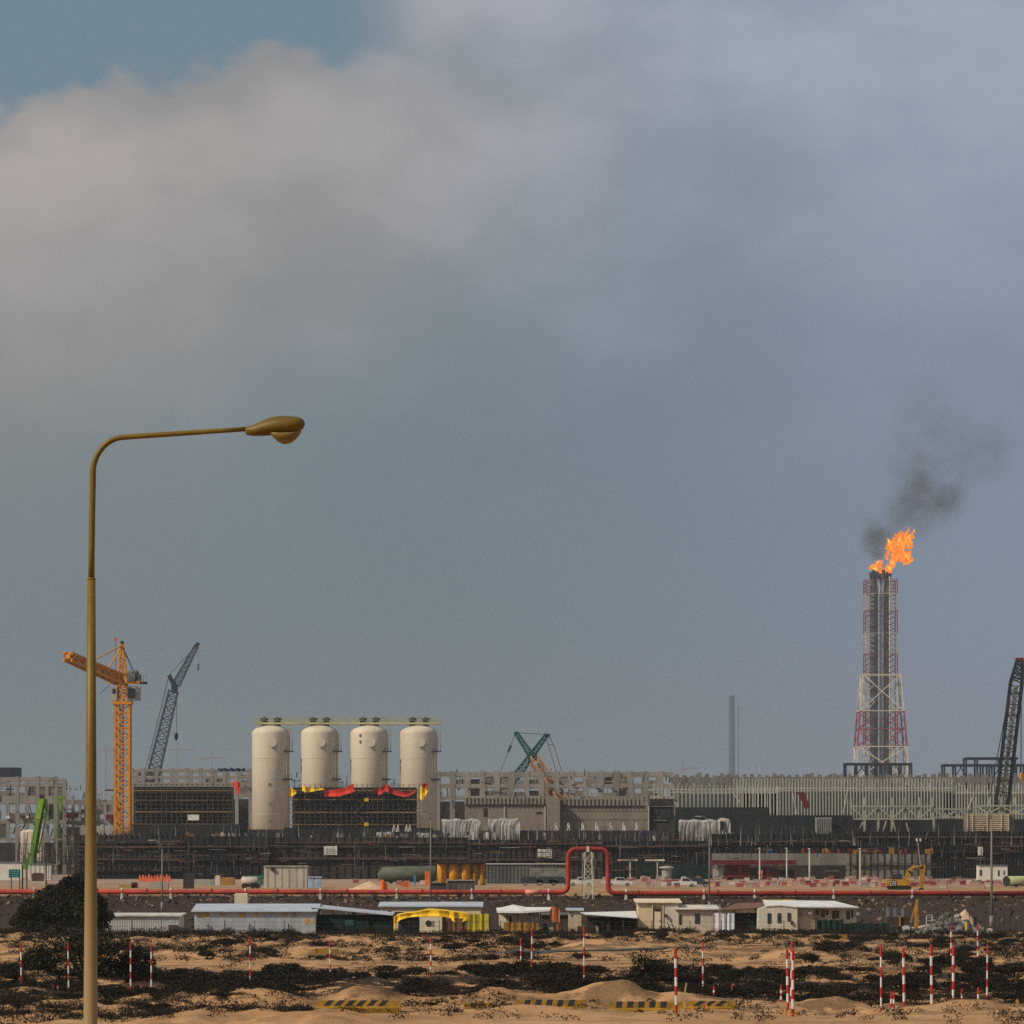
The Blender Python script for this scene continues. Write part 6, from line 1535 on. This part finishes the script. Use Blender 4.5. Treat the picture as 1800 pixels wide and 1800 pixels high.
def shrub_mesh(seed, leaf, dense):
    rn = random.Random(seed); b = MB()
    for k in range(7): a = rn.uniform(0, 6.28); b.tube((0, 0, -.15), (cos(a) * .7, sin(a) * .7, rn.uniform(.35, .8)), .035, .012, 4)
    for k in range(7):
        a = rn.uniform(0, 6.28); d_ = rn.uniform(.1, .62)
        leaf_cloud(b, (cos(a) * d_, sin(a) * d_, rn.uniform(.22, .55)), rn.uniform(.3, .48), rn.uniform(.3, .48), rn.uniform(.22, .36), dense, .095, rn, low=.01)
    return b


protos = []
SHRUB_L = ('grey-brown thorny desert shrub low on the sand', 'dark olive desert shrub growing on the sand')
for k in range(8):
    o = shrub_mesh(100 + k, None, 240).build('desert_shrub', LEAF_B if k % 3 else LEAF_D)
    tag(o, SHRUB_L[0] if k % 3 else SHRUB_L[1], 'shrub', 'brown desert shrubs' if k % 3 else 'olive desert shrubs'); protos.append(o)


def density(px, py):
    """how much scrub there is at a photo position of the ground, 0..1"""
    sm = lambda a, b, v: min(1, max(0, (v - a) / (b - a)))
    if py < 1646: return .9 if px > 300 else .6  # extra dense scrub added as the dark shadow strip at the fence foot
    if py < 1668:
        if 940 < px < 1430 and py > 1660: return .12
        return .8 if px < 1430 else .95
    if py < 1690:
        if px < 300: return .65
        if px < 950: return .8 if py < 1684 else .5
        if px < 1430: return .06 if py < 1680 else .3
        return 1.0
    if py < 1714:
        if px < 230: return .5
        if px < 1150: return .05 + (.3 if py > 1709 else 0)
        if px < 1480: return .22
        return .9
    if py < 1736:
        if px < 660: return 1.1  # packed shrubs added in place of the shadow of a trench
        if px < 900: return .95
        return 1.15
    if py < 1757:
        if px < 600: return .8
        if px < 700 and py > 1738: return .12
        if px < 900: return .95
        if px < 1200: return 1.0
        return 1.15
    if py < 1782: return .9 if px < 545 else (.08 if px < 710 else (.45 if px < 900 else .05))
    return .75 if px < 500 else (.05 if px < 1750 else .9)


rn = random.Random(2024); placed = 0; tries = 0; small = []
first = [True] * 8
keep_clear = [(1189, 1782), (1385, 1768), (1393, 1780)]
while placed < 292 and tries < 20000:
    tries += 1
    py = 1500 + 57600 / rn.uniform(196, 398) if rn.random() < .5 else rn.uniform(1706, 1796); px = rn.uniform(-30, 1830); dn = density(px, py)
    cl_ = float(vnoise(np.array([px / 70.0]), np.array([py / 14.0]), 4)[0])
    if rn.random() > dn * dn * (1.4 * cl_ + .3): continue
    D = 57600 / (py - 1500); x = X(px, D); k = rn.randrange(8)
    R_ = rn.uniform(.6, 1.25) * (1.55 if 1712 < py < 1757 else 1.1) * (.8 if py > 1760 else 1)
    loc = (x, D, hz(x, D) - .03); sc_ = (R_ * rn.uniform(.9, 1.4), R_, R_ * (rn.uniform(.55, .9) if py < 1712 else rn.uniform(.45, .72)))
    if abs(D - float(road_y(x))) < 4 and -5 < x < 30: continue
    if first[k]: first[k] = False; o = protos[k]; o.location = loc; o.scale = sc_
    else: o = protos[k].copy(); C.objects.link(o); o.location = loc; o.scale = sc_
    o.rotation_euler = (0, 0, rn.uniform(0, 6.28)); placed += 1


# low scrub and dead twigs that nobody could count, packed along the fence for its strip of shade
def scrub():
    b = MB(); b2 = MB(); rn = random.Random(99); n = 0
    while n < 6100:
        q_ = rn.random(); py = 1500 + 57600 / rn.uniform(194, 410) if q_ < .55 else (rn.uniform(1640, 1650) if q_ < .75 else rn.uniform(1742, 1800)); px = rn.uniform(-350, 2150); dn = density(px, py) + .04
        cl_ = float(vnoise(np.array([px / 55.0 + 7]), np.array([py / 9.0]), 21)[0])
        if rn.random() > dn * (1.6 * cl_ + .2): continue
        D = 57600 / (py - 1500); x = X(px, D)
        if abs(D - float(road_y(x))) < 3.4 and -5 < x < 30: continue
        q = rn.uniform(.22, .70) * (1.2 if D > 300 else 1.0); k_ = int(26 + 60 * q); leaf_cloud(b if rn.random() < .7 else b2, (x, D, hz(x, D) + q * .22), q, q * .8, q * .55, k_, .10 if D < 300 else .14, rn, low=hz(x, D), shell=.7); n += 1
    for t, mt, l in ((b, LEAF_B, 'brown low scrub scattered over the sand'), (b2, LEAF_D, 'dark olive scrub scattered over the sand')):
        o = t.build('scrub', mt); o['kind'] = 'stuff'; o['label'] = l; o['category'] = 'scrub'


scrub()

# ------------------------------------------------------------------ striped marker poles
POLE_R = M('marker_red', (.40, .022, .016), .55, .12, 2); POLE_W = M('marker_white', (.62, .58, .54), .6, .1, 2)


def pole_mesh(n, start_red, L=3.4, r=.075):
    b = MB()
    for k in range(n):
        b.mi = 0 if (k % 2 == 0) == start_red else 1
        b.tube((0, 0, L * k / n), (0, 0, L * (k + 1) / n), r, None, 12, cap=(k in (0, n - 1)))
    b.mi = 0; b.tube((0, 0, L), (0, 0, L + .12), r, .02, 12)
    return b


tall = [(38, 1657, 1737, 'next to the broad dark bush, at the frame edge'), (121, 1656, 1740, 'orange-tinged, inside the broad dark bush'), (230, 1655, 1741, 'nearer the street lamp, before the broad dark bush'), (266, 1658, 1743, 'at the outer edge of the broad dark bush'),
        (440, 1646, 1731, 'on the track below the silver warehouse'), (581, 1655, 1727, 'on the track below the netted lean-to'), (757, 1647, 1718, 'on the track below the white cooler unit'), (916, 1652, 1714, 'shorter of the pair below the ochre cloth'),
        (934, 1630, 1726, 'taller of the pair below the ochre cloth'), (1027, 1628, 1744, 'below the low white canopy'), (1189, 1665, 1783, 'thick, beside the end of the yellow and black barrier'), (1236, 1655, 1752, 'below the lower beige cabin, behind the barrier'),
        (1385, 1667, 1769, 'thick, first of the pair below the cream cabin'), (1391, 1654, 1757, 'thin, hidden behind the thick pair below the cream cabin'), (1393.5, 1667, 1782, 'thick, nearest of the group below the cream cabin'), (1549, 1660, 1773, 'below the long green net fence'),
        (1589.5, 1665, 1775, 'bright red, below the scrap machine'), (1638, 1660, 1769, 'bright red, next to a low sand ridge'), (1672, 1626, 1704, 'thin and farther off, below the pointed sand heap'), (1675.5, 1662, 1772, 'bright red, before the thin one below the sand heap'),
        (1719, 1624, 1701, 'thin and farther off, beside the black drum'), (1735, 1660, 1755, 'below the tall light pole')]
meshes = {}
for i, (px, top, foot, lab) in enumerate(tall):
    D = 57600 / (foot - 1500); x = X(px, D); z = hz(x, D); thick = 'thick' in lab or 'bright' in lab
    n = 7; key = (n, thick)
    L = Z(top, D) - z
    o = pole_mesh(n, True, 3.4, .051 if not thick else .070).build('marker_pole', [POLE_R, POLE_W]) if key not in meshes else meshes[key].copy()
    if key not in meshes: meshes[key] = o
    else: C.objects.link(o)
    o.location = (x, D, z - .05); o.scale = (1, 1, (L + .05) / 3.52); o.rotation_euler = (R(random.uniform(-.8, .8)), R(random.uniform(-1.0, 1.0)), 0)
    tag(o, 'red and white striped marker pole, ' + lab, 'marker pole', 'striped marker poles along the sand track')
short = [(1255, 1733, 1757, 'above the end of the yellow barrier, nearer the tall pole'), (1287, 1731, 1756, 'above the far end of the yellow barrier'), (1373, 1730, 1762, 'beside the thick pair of marker poles'), (1566.5, 1742, 1769, 'first of two close together on the sand'), (1571, 1742, 1769, 'second of two close together on the sand'),
         (1691, 1737, 1766, 'beside the bright red pole'), (1719.5, 1735, 1759, 'casting a shadow by the last tall pole'), (94, 1731, 1741, 'at the foot of the broad bush, reddish'), (102, 1732, 1744, 'at the foot of the broad bush, whiter'), (248, 1728, 1744, 'between two tall poles beside the broad bush')]
sm_ = None
for px, top, foot, lab in short:
    D = 57600 / (foot - 1500); x = X(px, D); z = hz(x, D)
    if sm_ is None: sm_ = pole_mesh(5, True, .8, .055).build('short_marker', [POLE_R, POLE_W]); o = sm_
    else: o = sm_.copy(); C.objects.link(o)
    o.location = (x, D, z - .03); o.scale = (1, 1, (Z(top, D) - z + .03) / .92)
    tag(o, 'short striped marker post, ' + lab, 'marker post', 'short striped marker posts')
# little amber studs and an edge sign on the track
for k, (px, py) in enumerate(((1538, 1772), (1563, 1770), (1662, 1760), (1681, 1760), (1383, 1773), (1398, 1775), (1217, 1773), (1241, 1772), (1788, 1757))):
    D = 57600 / (py + 3 - 1500); x = X(px, D); z = hz(x, D)
    solo(MB().obox((x, D, z + .1), (.14, .12, .26)).obox((x, D - .01, z + .24), (.10, .1, .06)), 'amber_stud', M('stud_amber', (.60, .24, .05), .6), 'small amber reflector stud on the sand edge of the track', 'reflector', (x, D, z), 'amber reflector studs')
D = 276; x = X(1607, D); z = hz(x, D)
r = thing('grey_marker', 'small grey marker plate on a thin stake in the scrub', 'marker', (x, D, z)); MB().tube((x, D, z - .1), (x, D, z + .7), .03, None, 6).build('stake', GREYB, r); MB().obox((x, D - .04, z + .65), (.16, .03, .26)).build('plate', GREYB, r)


# yellow and black striped concrete barriers
def striped_barrier(label, x0, x1, top, foot, D, z, slant=.5):
    a, c = X(x0, D), X(x1, D); h_ = (foot - top) * D / F; r = thing('striped_barrier', label, 'barrier', ((a + c) / 2, D, z), 'yellow and black barriers beside the track')
    YB = M('barrier_yellow', (.27, .145, .010), .75, .3, 1.4)
    n = 0; b = MB(); q = [(-.40, -.25), (.40, -.25), (.40, .12), (.20, h_ * .45), (.14, h_), (-.14, h_), (-.20, h_ * .45), (-.40, .12)]
    n = len(q); b.add([(x, D + y, z + w) for x in (a, c) for y, w in q], [tuple(range(n - 1, -1, -1)), tuple(range(n, 2 * n))] + [(i, (i + 1) % n, n + (i + 1) % n, n + i) for i in range(n)]); b.build('body', YB, r)
    b = MB(); x = a + .35; st = .56
    while x < c - .7:
        lo, hi = h_ * .47, h_ + .012; sl = slant * .45
        b.add([(x, D - .212, z + lo), (x + st * .52, D - .212, z + lo), (x + st * .52 + sl, D - .152, z + hi), (x + sl, D - .152, z + hi), (x + sl, D + .145, z + hi), (x + st * .52 + sl, D + .145, z + hi)], [(0, 1, 2, 3), (3, 2, 5, 4)]); x += st
    b.build('stripe', BLACK, r)
    return r


for x0, x1, top, foot, slant, lab in ((556, 704, 1757, 1774, .6, 'yellow and black barrier half buried under a round sand mound'), (815, 868, 1762, 1775, 0, 'short yellow barrier end emerging between two sand mounds'), (908, 1031, 1756, 1776, .2, 'yellow and black barrier lying free in the middle of the scrub edge'), (1070, 1201, 1759, 1778, .1, 'long yellow and black barrier leading up to the thick marker pole'), (1205, 1293, 1758, 1774, .8, 'yellow barrier with slanting black bars beyond the thick marker pole')):
    D = 57600 / (foot - 1500); c = X((x0 + x1) / 2, D)
    xs_ = np.linspace(X(x0, D), X(x1, D), 12); zz = max(float(np.percentile(np.concatenate([hgt(xs_, xs_ * 0 + D - q_) for q_ in (0, 1.5, 3)]), 70)) - .12, Z(foot, D) - .05)
    striped_barrier(lab, x0, x1, top, foot, D, zz, slant)
# bent yellow post above the barrier
D = 222
solo(MB().tube(P(1203, 1774, D), P(1204, 1745, D), .06, None, 8).tube(P(1204, 1745, D), P(1207, 1728, D), .05, .04, 8), 'bent_post', M('post_yellow', (.50, .33, .12), .7), 'thin bent yellow post between the two long barriers', 'post', P(1203, 1774, D))

# ------------------------------------------------------------------ the street lamp close by
D = 48.0
OLIVE = M('lamp_paint', (.150, .093, .007), .5, .2, 1.6, streak=True)
nt = OLIVE.node_tree; t = NT.__new__(NT); t.t = nt; t.n = nt.nodes; t.l = nt.links
bs = next(n for n in nt.nodes if n.type == 'BSDF_PRINCIPLED'); old = bs.inputs['Base Color'].links[0].from_socket
ge = t.new('ShaderNodeNewGeometry'); sx = t.new('ShaderNodeSeparateXYZ'); t.put(sx.inputs[0], ge.outputs['Position'])
t.put(bs.inputs['Base Color'], t.mix(t.math('MULTIPLY', t.mapr(sx.outputs[2], 5.6, 9.8, 1.0, 0.0), .7), old, (.36, .265, .14)))    # sand dust clings to the lower pole
r = thing('street_lamp', 'tall olive yellow street lamp with a long bent arm and drooping lamp head', 'street lamp', (X(160, D), D, hz(X(160, D), D)))
z0 = hz(X(160, D), D)
b = MB(); s = F / D
b.path([(X(159.0, D), D, z0 - .3), (X(159.0, D), D, z0 + 1.6), (X(159.2, D), D, Z(1790, D)), (X(160.0, D), D, Z(1400, D)), (X(160.6, D), D, Z(1017, D))], [.118, .112, .083, .065, .0475], 28)
b.build('lower_pole', OLIVE, r, True)
MB().tube((X(159.2, D), D, z0 - .05), (X(159.2, D), D, z0 + .06), .22, None, 24).build('base_plate', OLIVE, r)
b = MB().tube((X(160.6, D), D, Z(1019, D)), (X(160.6, D), D, Z(1015.5, D)), .050, .046, 28); b.build('collar', OLIVE, r, True)
pts = [(160.7, 1017), (161.2, 960), (162, 900), (163, 856)]
for k in range(1, 13):
    a = R(180 + 83 * k / 12); pts.append((219 + 56 * cos(a), 833 + 64.5 * sin(a)))
pts += [(240, 767), (290, 763.7), (340, 760.3), (390, 757), (438, 753.8)]
rad = [.0365] * 4 + [.0365 - .004 * k / 12 for k in range(12)] + [.032, .031, .030, .029, .028]
MB().path([P(a, b_, D) for a, b_ in pts], rad, 20).build('bent_arm', OLIVE, r, True)
# head: a flattened teardrop shell and its glass bowl
def loft(mb, rings, n=20):
    """rings: (px, centre py, half height up, half height down, half depth m)"""
    vs = []
    for px, cy, up, dn, hy in rings:
        for j in range(n):
            a = 2 * pi * j / n; zz = cy - (up if sin(a) > 0 else dn) * sin(a); vs.append((X(px, D), D + hy * cos(a), Z(zz, D)))
    fs = [(i * n + j, i * n + (j + 1) % n, (i + 1) * n + (j + 1) % n, (i + 1) * n + j) for i in range(len(rings) - 1) for j in range(n)] + [tuple(range(n - 1, -1, -1)), tuple(range((len(rings) - 1) * n, len(rings) * n))]
    return mb.add(vs, fs)


loft(MB(), [(431, 756, 4.5, 4.5, .03), (434, 757.5, 7.5, 7.5, .055), (445, 757, 10.5, 9.5, .085), (460, 754, 14, 12.5, .11), (475, 751, 17.5, 14.5, .13), (490, 749, 18, 16, .15), (505, 748, 17, 17.5, .155), (518, 747, 15, 18, .145), (527, 745, 11.5, 16, .12), (533, 744, 7, 9, .08), (536, 744.5, 2, 3, .03)]).build('lamp_head', OLIVE, r, True)
loft(MB(), [(476, 762, 3, 2, .09), (482, 763, 3, 8, .12), (490, 764, 4, 14, .135), (500, 764, 4, 17.5, .14), (512, 763, 4, 16, .13), (521, 761, 4, 11, .11), (528, 756, 3, 7, .08), (531, 752, 2, 3, .05)]).build('lamp_bowl', M('bowl_amber', (.17, .115, .025), .3, .2, 3, spec=.5), r, True)
